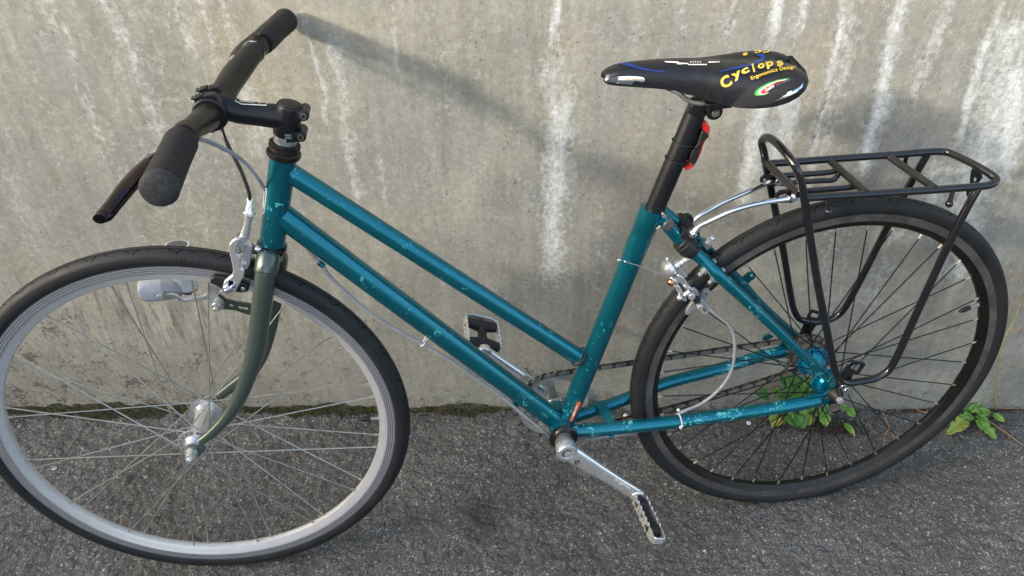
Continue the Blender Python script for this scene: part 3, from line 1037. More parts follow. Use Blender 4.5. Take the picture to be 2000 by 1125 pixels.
# ------------------------------------------------------------------ frame
fr = empty('frame', bike)
HB, HT = Vector((-0.8748, 0, 0.6795)), Vector((-0.8333, 0, 0.8137))
HX = (HT - HB).normalized()
def head_at(w):
    return HB + HX * ((w - HB.z) / HX.z)
def part_tube(name, pts, r, mat='teal', parent=fr, seg=28, sub=6, **kw):
    mb = MB()
    mb.tube(smooth(pts, sub) if sub else pts, r, seg, **kw)
    return mb.build(name, mat, parent)
part_tube('head_tube', [HB, HT], 0.0179, sub=0)
p, q = K(731, 442), K(1100, 678)
d = (q - p).normalized()
part_tube('top_tube', [p - d * 0.150, p, q, q + d * 0.032], 0.0140, sub=0)
p2, q2 = K(600, 457), K(917, 694)
d2 = (q2 - p2).normalized()
BB = Vector((-0.459, 0, 0.274))
part_tube('down_tube', [p2 - d2 * 0.045, p2, q2, q2 + d2 * ((BB - q2).dot(d2) - 0.012)], 0.0178, sub=0)
s1, s2 = K(1244, 480), K(1148, 716)
ds = (s2 - s1).normalized()
STT = K(1276, 408)
t_end = (BB - s1).dot(ds) - 0.010
mb = MB()
seq = [(-(s1 - STT).length, 0.0182), (-(s1 - STT).length + 0.034, 0.0182), (-(s1 - STT).length + 0.0355, 0.0176), (-0.018, 0.0176), (-0.006, 0.0182), (0.002, 0.0179), (0.012, 0.0170), (0.03, 0.0165), (t_end, 0.0165)]
mb.lathe(s1, ds, seq, 30)
mb.build('seat_tube', 'teal', fr)
part_tube('bottom_bracket_shell', [BB - VN * 0.034, BB + VN * 0.034], 0.0212, sub=0, seg=32)
# stays
part_tube('seat_stay', KP([(1290, 424, -.012), (1340, 480, -.014), (1374, 508, -.020), (1396, 530, -.030), (1440, 571, -.036), (1503, 630, -.045), (1560, 685, -.053), (1610, 732, -.060), (1632, 754, -.062)]), [0.0102, 0.0102, 0.0102, 0.0098, 0.0092, 0.0085, 0.0080, 0.0075, 0.0065], mat='teal_worn')
part_tube('seat_stay', KP([(1292, 411, .012), (1345, 456, .014), (1400, 508, .026), (1439, 545, .034), (1478, 588, .040), (1520, 628, .050), (1548, 652, .058), (1566, 668, .061)]), [0.0102, 0.0102, 0.0098, 0.0092, 0.0085, 0.0080, 0.0085, 0.0080], mat='teal_worn')
part_tube('chain_stay', KP([(1108, 843, -.018), (1200, 836, -.030), (1300, 826, -.040), (1400, 813, -.047), (1500, 799, -.054), (1560, 789, -.058), (1600, 781, -.060)]), [0.0118, 0.0118, 0.0118, 0.0115, 0.0112, 0.0120, 0.0105], mat='teal_worn')
part_tube('chain_stay', KP([(1118, 815, .018), (1200, 788, .030), (1296, 750, .038), (1400, 722, .046), (1480, 697, .052), (1530, 686, .056), (1556, 678, .060)]), [0.0112, 0.0112, 0.0112, 0.0108, 0.0108, 0.0120, 0.0105], mat='teal_worn')
mb = MB()
a, b = K(1192, 826, -.026), K(1171, 784, .026)
mb.box((a + b) / 2, (b - a) / 2, Vector((0.0085, 0, 0.001)), Vector((0, 0.0, 0.0014)))
mb.build('stay_bridge', 'teal', fr)
C20 = (1520, 600)
mb = MB()
mb.plate(PX(C20, 5.115, [(300, 880), (460, 860), (545, 800), (580, 815), (560, 900), (520, 960), (440, 965), (310, 985)], -.061), VN, 0.006, [PX(C20, 5.115, [(470, 900), (500, 870), (540, 872), (520, 915), (480, 930)], -.061)])
mb.build('dropout', 'teal', fr, bevel=0.0008)
mb = MB()
mb.plate(PX(C20, 5.115, [(0, 380), (110, 300), (180, 280), (300, 275), (330, 330), (240, 400), (100, 470)], .061), VN, 0.006)
mb.build('dropout', 'teal', fr, bevel=0.0008)
CR8 = (1180, 380)
mb = MB()
mb.plate(PX(CR8, 4.018, [(1062, 668), (1135, 608), (1165, 603), (1187, 622), (1184, 650), (1100, 712)], .037), VN, 0.004, [PX(CR8, 4.018, circ((1156, 634), 13, 12), .037)])
mb.plate(PX((1400, 560), 3.75, [(332, 388), (345, 362), (385, 343), (415, 362), (352, 396)], .060), VN, 0.004, [PX((1400, 560), 3.75, circ((370, 372), 6, 10), .060)])
mb.build('eyelet_tab', 'teal', fr, bevel=0.0004)
mb = MB()
for (x, y) in ((627, 516), (1005, 790)):
    c = K(x, y, -.002)
    mb.tube([c - d2 * 0.005, c + d2 * 0.005], 0.0042, 12)
c = K(852, 660, 0)
mb.tube([c - d2 * 0.011, c + d2 * 0.006], 0.0046, 12)
c = K(1194, 852, -.022)
mb.tube([c - Vector((0.004, 0, 0)), c + Vector((0.004, 0, 0))], 0.0045, 12)
mb.tube([c, c + Vector((0, 0, 0.012))], 0.0025, 8)
mb.build('cable_guide', 'teal', fr)
# head badge: outline of a rounded box with a letter, lying round the front of the head tube
mb = MB()
def on_head(phi, t, lift=0.0004):
    """phi: angle from straight ahead towards the near side"""
    fwd = (Vector((-1, 0, 0)) - HX * Vector((-1, 0, 0)).dot(HX)).normalized()
    sid = -VN
    return HB + HX * t + (fwd * math.cos(phi) + sid * math.sin(phi)) * (0.0179 + lift)
outl = []
hw, t0, t1, rr = 0.62, 0.052, 0.092, 0.006
for (cx, cy, s0) in ((hw - 0.3, t1 - rr, 0), (-hw + 0.3, t1 - rr, 1), (-hw + 0.3, t0 + rr, 2), (hw - 0.3, t0 + rr, 3)):
    for k in range(5):
        a = math.pi / 2 * (s0 + k / 4)
        outl.append(on_head(cx + 0.3 * math.cos(a), cy + rr * math.sin(a)))
mb.tube(outl, 0.00075, 6, closed=True)
mb.tube([on_head(0.38, 0.060), on_head(0.38, 0.085), on_head(0.0, 0.060), on_head(0.0, 0.085)], 0.0012, 6)
mb.build('head_badge', 'pwhite', fr)
mb = MB()
mb.plate(PX((970, 690), 5.92, [(843, 780), (930, 565), (972, 560), (966, 592), (880, 770), (868, 788)], -.0165), VN, 0.0008)
mb.build('sticker', 'orange', fr)
mb = MB()
mb.plate(PX((970, 690), 5.92, [(880, 730), (925, 600), (938, 600), (893, 733)], -.0172), VN, 0.0004)
mb.build('sticker_print', 'pwhite', fr)

# ------------------------------------------------------------------ headset, stem, bar
def stack(name, prof, mat, seg=30):
    mb = MB()
    mb.lathe(head_at(prof[0][0]), HX, [((w - prof[0][0]) / HX.z, r) for w, r in prof], seg)
    return mb.build(name, mat, bike)
stack('headset_cup', [(0.8120, 0.0185), (0.8125, 0.0212), (0.8155, 0.0228), (0.8195, 0.0228), (0.8215, 0.0205), (0.8222, 0.0185), (0.8240, 0.0185), (0.8252, 0.0205), (0.8285, 0.0208), (0.8295, 0.0165)], 'headset')
stack('lock_nut', [(0.8290, 0.0160), (0.8292, 0.0205), (0.8325, 0.0205), (0.8330, 0.0150)], 'headset', 8)
stack('spacer', [(0.8320, 0.0152), (0.8430, 0.0152)], 'zinc')
stack('lower_cup', [(0.6700, 0.0150), (0.6705, 0.0195), (0.6735, 0.0212), (0.6790, 0.0215), (0.6815, 0.0208), (0.6830, 0.0182)], 'black_gloss')
stack('crown_race', [(0.6580, 0.0150), (0.6590, 0.0172), (0.6705, 0.0160)], 'green')

stem = empty('stem', bike)
mb = MB()
top = 0.8835
prof = [(0.8420, 0.0150), (0.8430, 0.0168), (0.8500, 0.0176), (0.8600, 0.0170), (0.8680, 0.0172), (0.8800, 0.0172), (top - 0.001, 0.0166), (top, 0.0150)]
mb.lathe(head_at(0.8420), HX, [((w - 0.8420) / HX.z, r) for w, r in prof], 30)
BC = Vector((-0.9080, 0, 0.8845))
sa = head_at(0.8655)
da = (BC - sa).normalized()
mb.tube([sa, sa + da * 0.03, sa + da * 0.06, BC + Vector((0.02, 0, 0)), BC + Vector((0.008, 0, 0))], [0.0168, 0.0152, 0.0150, 0.0168, 0.0195], 26)
mb.lathe(BC - VN * 0.023, VN, [(0, 0.0200), (0.002, 0.0222), (0.044, 0.0222), (0.046, 0.0200)], 34)
for (uu, ww) in ((-0.7955, 0.8715), (-0.8040, 0.8435)):
    c = Vector((uu, 0, ww))
    h = head_at(ww)
    mb.lathe(c - VN * 0.0155, VN, [(0, 0.0058), (0.001, 0.0072), (0.030, 0.0072), (0.031, 0.0058)], 18)
    mb.box((c + h) / 2 + Vector((0, 0, 0.0)), (c - h) / 2 * 1.0, Vector((0, 0.0150, 0)), HX * 0.0070)
for s in (-1, 1):
    c = BC + Vector((-0.0095, s * 0.0145, 0.0205))
    mb.box(c, Vector((0.0055, 0, 0.001)), Vector((0, 0.0062, 0)), Vector((0, 0, 0.0042)))
    mb.box(c + Vector((0.0145, 0, 0.001)), Vector((0.0072, 0, 0)), Vector((0, 0.0066, 0)), Vector((-0.001, 0, 0.0038)))
    c = BC + Vector((-0.012, s * 0.0145, -0.020))
    mb.box(c, Vector((0.012, 0, 0.0)), Vector((0, 0.0062, 0)), Vector((0, 0, 0.0040)))
mb.build('stem_body', 'black_satin', stem, bevel=0.0012)
mb = MB()
for s in (-1, 1):
    c = BC + Vector((-0.0160, s * 0.0145, 0.0215))
    mb.cyl(c, c + Vector((-0.0035, 0, -0.0002)), 0.0030, 10)
for (uu, ww) in ((-0.7955, 0.8715), (-0.8040, 0.8435)):
    c = Vector((uu, -0.0155, ww))
    mb.lathe(c, -VN, [(-0.002, 0.0043), (0.0010, 0.0043), (0.0011, 0.0024), (-0.0005, 0.0022)], 14)
mb.build('bolt', 'dark_steel', stem)
mb = MB()
tc_ = head_at(top)
mb.lathe(tc_, HX, [(-0.001, 0.0152), (0.0010, 0.0150), (0.0016, 0.0140)], 30)
mb.build('top_cap', 'black_plastic', stem)

def decal_on(bvh, name, mat, parent, faces2d, lift=0.0004, maxe=3.0):
    """flat print that follows a surface: subdivided outline dropped onto the surface"""
    vs2, fs2 = faces2d
    vs2 = [tuple(map(float, v)) for v in vs2]
    tris = []
    for f in fs2:
        if len(f) == 3:
            tris.append(f)
        else:
            pts = [Vector((vs2[i][0], vs2[i][1], 0)) for i in f]
            for t in tessellate_polygon([pts]):
                tris.append(tuple(f[i] for i in t))
    mid = {}
    def midp(a, b):
        k = (min(a, b), max(a, b))
        if k not in mid:
            vs2.append(((vs2[a][0] + vs2[b][0]) / 2, (vs2[a][1] + vs2[b][1]) / 2))
            mid[k] = len(vs2) - 1
        return mid[k]
    for _ in range(6):
        new, ch = [], False
        for t in tris:
            L = [math.dist(vs2[t[i]], vs2[t[(i + 1) % 3]]) for i in range(3)]
            m = max(L)
            if m > maxe:
                i = L.index(m)
                a, b, c = t[i], t[(i + 1) % 3], t[(i + 2) % 3]
                k = midp(a, b)
                new += [(a, k, c), (k, b, c)]
                ch = True
            else:
                new.append(t)
        tris = new
        if not ch:
            break
    C = RBT @ CAM
    P = []
    for (x, y) in vs2:
        dd = (RBT @ ray(x, y)).normalized()
        hit, n, i, dist = bvh.ray_cast(C, dd)
        if hit is None:
            P.append(None)
        else:
            if n.dot(dd) > 0:
                n = -n
            P.append(hit + n * lift)
    keep = [t for t in tris if all(P[i] is not None for i in t) and max((P[t[0]] - P[t[1]]).length, (P[t[1]] - P[t[2]]).length) < 0.02]
    used = sorted({i for t in keep for i in t})
    if not used:
        return None
    rm = {u: i for i, u in enumerate(used)}
    mb = MB()
    mb.add([P[u] for u in used], [tuple(rm[i] for i in t) for t in keep])
    return mb.build(name, mat, parent, ang=180)

def bvh_of(mb):
    return BVHTree.FromPolygons([tuple(v) for v in mb.v], mb.f)

def text2d(body, path, size, slant=0.0, offset=0.0, squash=1.0, flip=False, xs=1.0):
    """lettering laid along a polyline in photo coordinates"""
    vs, fs = text_mesh(body, 1.0, offset)
    w = max(v[0] for v in vs)
    P = [Vector((x, y)) for x, y in path]
    L = [0]
    for i in range(len(P) - 1):
        L.append(L[-1] + (P[i + 1] - P[i]).length)
    out = []
    for (x, y, z) in vs:
        s = x / w * L[-1]
        i = max(0, min(len(P) - 2, int(np.searchsorted(L, s) - 1)))
        t = (P[i + 1] - P[i]).normalized()
        base = P[i] + t * (s - L[i])
        nrm = Vector((t.y, -t.x))
        sz = size if not isinstance(size, tuple) else size[0] + (size[1] - size[0]) * s / L[-1]
        q = base + nrm * (y * sz) + t * (y * sz * slant)
        out.append((q.x, q.y))
    return out, fs

def ribbon2d(path, w):
    P = [Vector(p) for p in path]
    n = len(P)
    ws = w if isinstance(w, (list, tuple)) else [w] * n
    ws = resample(ws, n)
    a, b = [], []
    for i in range(n):
        t = (P[min(n - 1, i + 1)] - P[max(0, i - 1)]).normalized()
        m = Vector((t.y, -t.x)) * ws[i] / 2
        a.append(tuple(P[i] + m)); b.append(tuple(P[i] - m))
    vs = a + b
    return vs, [(i, i + 1, n + i + 1, n + i) for i in range(n - 1)]

sb = MB()
sb.tube([sa, sa + da * 0.03, sa + da * 0.06, BC + Vector((0.02, 0, 0)), BC], [0.0168, 0.0152, 0.0150, 0.0168, 0.0195], 48)
sb.lathe(head_at(0.8420), HX, [((w - 0.8420) / HX.z, r) for w, r in prof], 48)
SB = bvh_of(sb)
decal_on(SB, 'stem_line', 'pwhite', stem, ribbon2d([(461, 194.5), (459, 197), (471.5, 203.6), (519, 206), (522, 202.5)], 1.5), maxe=2)
decal_on(SB, 'stem_line', 'pwhite', stem, ribbon2d([(505, 204.4), (508, 200.8)], 1.2), maxe=2)
decal_on(SB, 'stem_lettering', 'pwhite', stem, text2d('GIANT', [(466, 198.5), (498, 203.0)], 6.5, 0.2), maxe=2)
decal_on(SB, 'torque_lettering', 'pwhite', stem, text2d('5.0Nm', [(570, 262.5), (556.5, 262.0)], 6.0), maxe=2)
decal_on(SB, 'torque_lettering', 'pwhite', stem, text2d('MAX', [(570, 267.5), (556.5, 267.0)], 6.0), maxe=2)

bar_pts = KP([(312, 367, -.250), (334, 320, -.190), (352, 281, -.145), (362, 264, -.115), (376, 250, -.085), (394, 238, -.052), (408, 226, -.022), (417, 209, .005), (433, 186, .035), (455, 153, .075), (478, 122, .108), (497, 99, .132), (512, 83, .155), (534, 62, .215), (557, 41, .283)])
barS = smooth(bar_pts, 5)
mb = MB()
mb.tube(barS[2 * 5:13 * 5], [0.0115, 0.0118, 0.0135, 0.0160, 0.0163, 0.0163, 0.0163, 0.0163, 0.0150, 0.0118, 0.0113], 28)
mb.build('handlebar', 'bar_brown', bike)
def grip(pts, r, mats, name='grip'):
    g = empty(name, bike)
    mb = MB()
    P = smooth(pts, 6)
    rs = [r * 0.93, r * 0.99, r, r * 0.99, r * 0.98, r, r * 1.02, r * 1.03]
    mb.tube(P, rs, 30)
    mb.build('grip_sleeve', mats[0], g)
    mb = MB()
    e = P[-1]; dd = (P[-1] - P[-3]).normalized()
    mb.lathe(e, dd, [(-0.004, r * 1.035), (0.002, r * 1.05), (0.0055, r * 0.98), (0.0075, r * 0.80), (0.0085, r * 0.4), (0.0086, 0.0001)], 30)
    mb.build('grip_end', mats[1], g)
    return g
grip([bar_pts[2] * 0.75 + bar_pts[3] * 0.25, bar_pts[2], bar_pts[1], bar_pts[0]], 0.0186, ('foam', 'rubber_end'))
grip([bar_pts[12] * 0.9 + bar_pts[11] * 0.1, bar_pts[13], bar_pts[14]], 0.0178, ('foam', 'rubber_end'))

# brake levers
lev = empty('brake_lever', bike)
mb = MB()
c = bar_pts[3]; dd = (bar_pts[2] - bar_pts[4]).normalized()
mb.lathe(c - dd * 0.009, dd, [(0, 0.0145), (0.001, 0.0155), (0.017, 0.0155), (0.018, 0.0145)], 24)
pv = K(318, 300, -.135)
mb.tube(smooth([c + Vector((0.002, 0, 0.008)), K(352, 262, -.118), K(335, 275, -.125), pv], 4), [0.007, 0.009, 0.008, 0.008], 12)
mb.build('lever_clamp', 'headset', lev)
mb = MB()
path = smooth([pv, K(299, 314, -.150), K(270, 342, -.175), K(245, 370, -.200), K(220, 402, -.222), K(203, 422, -.236), K(194, 428, -.243)], 5)
mb.tube(path, [0.0080, 0.0110, 0.0125, 0.0118, 0.0105, 0.0108, 0.0080], 14, flat=(1.0, 0.65))
mb.build('lever_blade', 'lever', lev, ang=50)
mb = MB()
mb.cyl(K(296, 316, -.152), K(296, 316, -.152) + Vector((0, 0, 0.0085)), 0.0036, 12)
mb.build('pivot_screw', 'dark_steel', lev)
lev2 = empty('brake_lever', bike)
mb = MB()
c = bar_pts[11]; dd = (bar_pts[12] - bar_pts[10]).normalized()
mb.lathe(c - dd * 0.002, dd, [(0, 0.0135), (0.001, 0.0148), (0.016, 0.0152), (0.017, 0.0145)], 24)
mb.box(c + dd * 0.008 + Vector((0.004, 0.004, 0.0145)), Vector((0.004, 0, 0)), Vector((0, 0.0065, 0)), Vector((0, 0, 0.0035)))
pv = K(458, 112, .125)
mb.tube(smooth([c + Vector((-0.006, 0, -0.002)), c + Vector((-0.022, 0, -0.006)), pv], 4), 0.0065, 12)
mb.build('lever_clamp', 'headset', lev2)
mb = MB()
mb.tube([c - dd * 0.004 + (Vector((1, 0, 0)) * math.cos(a) + Vector((0, 0, 1)) * math.sin(a)) * 0.0150 for a in [2 * math.pi * i / 28 for i in range(28)]], 0.0011, 8, closed=True)
mb.build('clamp_ring', 'chrome', lev2)
mb = MB()
mb.tube(smooth([pv, K(456, 110, .150), K(474, 88, .20), K(500, 66, .245)], 4), [0.006, 0.007, 0.007, 0.006], 12, flat=(1, .5))
mb.build('lever_blade', 'lever', lev2, ang=50)
mb = MB()
mb.tube([K(450, 121, .110), K(459, 112, .118)], [0.0032, 0.0042], 12)
mb.build('barrel_adjuster', 'chrome', lev2)

# cables
def cable(name, pts, r, mat, sub=8, seg=12):
    mb = MB()
    mb.tube(smooth(KP(pts), sub), r, seg)
    return mb.build(name, mat, bike)
cable('brake_cable', [(451, 120, .110), (440, 134, .095), (428, 152, .080), (420, 172, .060), (424, 205, .045), (430, 236, .030), (436, 262, .016), (446, 285, .008), (458, 308, .003), (470, 332, 0), (480, 357, -.003), (487, 380, -.005), (488, 402, -.005)], 0.0026, 'cable_black')
cable('brake_cable', [(352, 270, -.112), (368, 271, -.100), (385, 271, -.090), (408, 277, -.072), (432, 288, -.056), (458, 302, -.042), (482, 322, -.030), (503, 348, -.020), (520, 374, .004), (545, 410, .026), (580, 455, .026), (612, 500, .006), (627, 516, -.002), (645, 540, -.006), (680, 575, -.008), (724, 612, -.010), (772, 642, -.010), (822, 670, -.010), (880, 705, -.010), (940, 747, -.011), (990, 783, -.014), (1030, 817, -.018), (1072, 850, -.016), (1096, 872, -.008),
                      (1124, 862, -.012), (1160, 856, -.018), (1194, 851, -.022), (1250, 842, -.025), (1300, 822, -.028), (1336, 803, -.034), (1372, 787, -.032), (1406, 759, -.030), (1427, 728, -.030), (1435, 687, -.030), (1432, 650, -.030), (1421, 632, -.030), (1396, 612, -.030), (1376, 593, -.028), (1366, 581, -.026)], 0.0027, 'cable_grey', 6)
cable('cable_tail', [(1207, 507, -.020), (1221, 511, -.019), (1250, 520, -.022), (1285, 532, -.025), (1318, 545, -.026)], 0.0009, 'spoke_silver')
mb = MB()
mb.cyl(K(1206, 507, -.020), K(1212, 508, -.020), 0.0017, 8); mb.ball(K(1221, 511, -.019), 0.0020)
mb.build('cable_crimp', 'alloy', bike)

def tie_ring(c, axis, r, w, name, mat, tail=None, head=True):
    a = Vector(axis).normalized()
    up = VN if abs(a.dot(VN)) < 0.9 else Vector((0, 0, 1))
    X = (up - a * up.dot(a)).normalized(); Y = a.cross(X)
    mb = MB()
    mb.tube([c + (X * math.cos(2 * math.pi * i / 28) + Y * math.sin(2 * math.pi * i / 28)) * r for i in range(28)], w, 8, closed=True)
    if tail:
        mb.tube(tail, w * 0.9, 8)
    if head:
        mb.ball(c - X * r, w * 1.9)
    return mb.build(name, mat, bike)
tie_ring(K(1328, 822, -.042), (1, 0, .1), 0.0128, 0.0013, 'cable_tie', 'white_plastic', [K(1330, 832, -.055), K(1330, 838, -.056)])
mb = MB(); mb.ball(K(1325, 801, -.050), 0.0030); mb.ball(K(1329, 835, -.056), 0.0026); mb.build('cable_tie_head', 'white_plastic', bike)
tie_ring(K(1131, 697, 0), d, 0.0162, 0.0016, 'cable_tie', 'black_plastic', None)
tie_ring(K(826, 671, -.010), d2, 0.0045, 0.0012, 'cable_tie', 'white_plastic', [K(826, 667, -.012), K(832, 658, -.010), K(836, 653, -.008)], head=False)
tie_ring(K(836, 658, -.004), d2, 0.0056, 0.0010, 'cable_tie', 'pwhite', None, head=False)

# ------------------------------------------------------------------ fork
fk = empty('fork', bike)
near = KP([(524, 502, -.020), (521, 520, -.029), (517, 548, -.034), (511, 600, -.038), (503, 660, -.043), (496.5, 695, -.046), (485, 732, -.049), (468, 776, -.052), (444, 814, -.054), (414, 845, -.055), (392, 862, -.056)])
far = KP([(540, 500, .020), (540, 520, .027), (536, 548, .033), (531, 600, .037), (520, 655, .042), (507, 695, .045), (487, 728, .048), (456, 752, .051), (430, 772, .053), (416, 784, .054)])
for pts, r in ((near, [0.0150, 0.0150, 0.0146, 0.0144, 0.0140, 0.0134, 0.0124, 0.0110, 0.0094, 0.0080, 0.0070]), (far, [0.0150, 0.0150, 0.0146, 0.0144, 0.0138, 0.0130, 0.0115, 0.0098, 0.0085, 0.0072])):
    mb = MB(); mb.tube(smooth(pts, 6), r, 26); mb.build('fork_blade', 'green', fk)
mb = MB()
cc = head_at(0.660)
mb.tube([cc + HX * -0.004 - VN * 0.030, cc + HX * -0.004 + VN * 0.030], 0.0135, 22)
for pts in (near, far):
    P = smooth(pts[:3], 6)
    dd = (P[8] - P[2]).normalized()
    mb.lathe(P[1] - dd * 0.002, dd, [(-0.008, 0.0100), (-0.005, 0.0148), (0.0, 0.0166), (0.022, 0.0164), (0.024, 0.0155)], 26)
mb.build('fork_crown', 'green', fk, bevel=0.004)
for s, (x, y) in ((-1, (381, 873)), (1, (408, 790))):
    v = s * 0.056
    mb = MB()
    c = K(x, y, v)
    e = K(374, 886, -.062) if s < 0 else K(401, 803, .062)
    hub_c = hubF + VN * v
    mb.plate([hub_c + Vector(q) for q in ((0.014, 0, 0.012), (0.004, 0, 0.013), (-0.009, 0, 0.008), (-0.010, 0, -0.004), (-0.003, 0, -0.010), (0.006, 0, -0.010), (0.016, 0, -0.001), (0.022, 0, 0.006))], VN, 0.006)
    mb.build('fork_end', 'green', fk, bevel=0.0008)
mb = MB()
mb.cyl(K(551, 491, .004), K(546, 491, .0), 0.0040, 12)
mb.build('mount_bolt', 'dark_steel', fk)

# lamp on its bracket
LC = (260, 460)
mb = MB()
mb.plate(PX(LC, 6.25, [(1040, 722), (1060, 712), (1140, 772), (1250, 800), (1440, 828), (1440, 975), (1330, 935), (1230, 905), (1080, 892), (1000, 860), (1020, 770)], .036), VN, 0.003,
         [PX(LC, 6.25, circ((1200, 851), 28, 12, ry=18, rot=0.4), .036), PX(LC, 6.25, [(1275, 870), (1290, 858), (1390, 872), (1412, 892), (1400, 908), (1300, 895)], .036)])
mb.build('lamp_bracket', 'green', bike, bevel=0.0005)
lamp = empty('front_lamp', bike)
M_LG = mat_simple('lamp_grey', (0.36, 0.37, 0.39), 0.35, 0, 0.1, 50)
mb = MB()
mb.plate(PX(LC, 6.25, [(905, 600), (1000, 595), (1050, 612), (1055, 660), (1035, 735), (1110, 800), (1118, 860), (1090, 895), (1040, 900), (985, 860), (930, 785), (898, 712)], .032), VN, 0.003)
mb.tube(smooth(PX(LC, 6.25, [(930, 720), (860, 760), (760, 772), (650, 790), (590, 782), (545, 752), (500, 727), (430, 730), (350, 742)], .040), 4), 0.0042, 10, flat=(0.35, 1.0))
mb.build('lamp_arm', 'zinc', lamp, bevel=0.0004)
mb = MB()
c = PX(LC, 6.25, [(1030, 850)], .026)[0]
mb.cyl(c + VN * 0.006, c - VN * 0.006, 0.0078, 16); mb.cyl(c - VN * 0.004, c - VN * 0.014, 0.0045, 12)
mb.build('bolt', 'zinc', lamp); mb = MB()
c = PX(LC, 6.25, [(335, 735)], .034)[0]
mb.cyl(c + VN * 0.012, c - VN * 0.006, 0.0048, 12)
mb.build('bolt', 'zinc', lamp)
mb = MB()
a, b = PX(LC, 6.25, [(130, 665), (480, 640)], .060)
dd = (b - a).normalized()
Ln = (b - a).length
mb.lathe(a, dd, [(-0.001, 0.0168), (0.003, 0.0182), (0.010, 0.0188), (Ln * 0.72, 0.0184)], 30, 0)
mb.lathe(a + dd * Ln * 0.72, dd, [(0, 0.0184), (0.002, 0.0180), (0.012, 0.0172), (0.022, 0.0150), (0.027, 0.0090)], 30, 1)
mb.build('lamp_housing', ['lamp_shell', M_LG], lamp)
mb = MB()
mb.lathe(a, -dd, [(0.0, 0.0166), (0.004, 0.0150), (0.006, 0.010), (0.0065, 0.001)], 30)
mb.build('lens', 'white_plastic', lamp)
mb = MB()
dv = HX
t_, bt = K(347, 485, .066), K(366, 563, .066)
dd = (bt - t_).normalized()
mb.tube([t_ - dd * 0.006, t_, t_ * .5 + bt * .5, bt], [0.018, 0.0205, 0.019, 0.0165], 26, flat=(0.8, 1.0))
mb.build('lamp_hood', 'white_plastic', lamp)
mb = MB()
mb.tube([t_ - dd * 0.0068, t_ - dd * 0.0060], 0.0150, 22, flat=(0.8, 1.0))
mb.build('lamp_socket', 'lamp_dark', lamp); mb = MB()
mb.tube([bt - dd * 0.001, bt + dd * 0.003], [0.0168, 0.0150], 22, flat=(0.8, 1.0))
mb.box(bt + dd * 0.006, Vector((0.005, 0, 0)), VN * 0.004, dd * 0.004)
mb.build('lamp_base', 'lamp_dark', lamp)

# front brake
fb = empty('front_brake', bike)
F4, sc4 = (420, 380), 4.69
mb = MB()
mb.plate(PX(F4, sc4, [(130, 455), (160, 410), (200, 390), (238, 395), (220, 440), (195, 490), (198, 530), (240, 550), (243, 600), (228, 660), (275, 690), (268, 740), (235, 800), (195, 875), (150, 888), (100, 880), (70, 850), (85, 790), (125, 752), (160, 730), (168, 680), (155, 610), (135, 530)], -.026), VN, 0.0075,
         [PX(F4, sc4, [(120, 810), (135, 775), (165, 778), (172, 800), (150, 850), (128, 850)], -.026)])
mb.build('brake_arm', 'alloy', fb, bevel=0.0018)
mb = MB()
mb.plate(PX(F4, sc4, [(282, 440), (315, 436), (342, 448), (340, 520), (328, 620), (300, 668), (262, 672), (230, 662), (240, 600), (262, 520)], -.012), VN, 0.012)
mb.build('brake_block', 'alloy', fb, bevel=0.002)
mb = MB()
mb.tube(smooth(PX(F4, sc4, [(312, 185), (300, 260), (275, 360), (250, 440), (232, 520)], -.019), 5), [0.0062, 0.0050, 0.0060, 0.0072, 0.0062], 16, flat=(0.8, 1.0))
mb.build('brake_arm', 'alloy', fb)
mb = MB()
mb.plate(PX(F4, sc4, [(190, 392), (205, 360), (232, 345), (215, 380)], .004), VN, 0.006)
mb.plate(PX(F4, sc4, [(330, 640), (345, 560), (362, 600), (350, 660)], .018), VN, 0.008)
mb.build('brake_arm', 'dark_steel', fb)
mb = MB()
mb.lathe(PX(F4, sc4, [(316, 178)], -.010)[0], K(488, 398, -.005) - K(487, 418, -.010), [(0, 0.0088), (0.003, 0.0088), (0.0032, 0.0060), (0.010, 0.0060), (0.0105, 0.0048), (0.022, 0.0045)], 18)
mb.build('barrel_adjuster', 'alloy', fb)
mb = MB()
c = PX(F4, sc4, [(225, 518)], -.026)[0]; mb.cyl(c, c - VN * 0.004, 0.0026, 10)
a, b = PX(F4, sc4, [(335, 500), (412, 508)], -.002)
mb.cyl(a, b, 0.0068, 16)
c = PX(F4, sc4, [(392, 500)], -.014)[0]; mb.ball(c, 0.0060)
mb.build('pivot_bolt', 'dark_steel', fb)
mb = MB(); c = PX(F4, sc4, [(394, 500)], -.017)[0]; mb.ball(c, 0.0055); mb.build('acorn_nut', 'chrome', fb)
mb = MB()
mb.plate(PX(LC, 6.25, [(942, 545), (950, 510), (985, 480), (1060, 482), (1130, 495), (1300, 545), (1425, 592), (1415, 660), (1350, 682), (1240, 672), (1085, 640), (1010, 590), (955, 572)], -.0185), VN, 0.009)
mb.build('brake_pad', 'black_plastic', fb, bevel=0.0022)
mb = MB()
c = PX(LC, 6.25, [(1162, 638)], -.030)[0]; mb.cyl(c + VN * 0.004, c - VN * 0.006, 0.0066, 18); mb.cyl(c - VN * 0.005, c - VN * 0.010, 0.0042, 6)
c = PX(LC, 6.25, [(1345, 645)], -.024)[0]; mb.cyl(c, c - VN * 0.003, 0.0034, 12)
mb.build('pad_bolt', 'chrome', fb)
mb = MB()
mb.plate(PX(F4, sc4, [(40, 885), (70, 870), (110, 880), (140, 890), (100, 908), (55, 900)], -.024), VN, 0.004)
mb.build('pad_washer', 'grey_cast', fb, bevel=0.001)

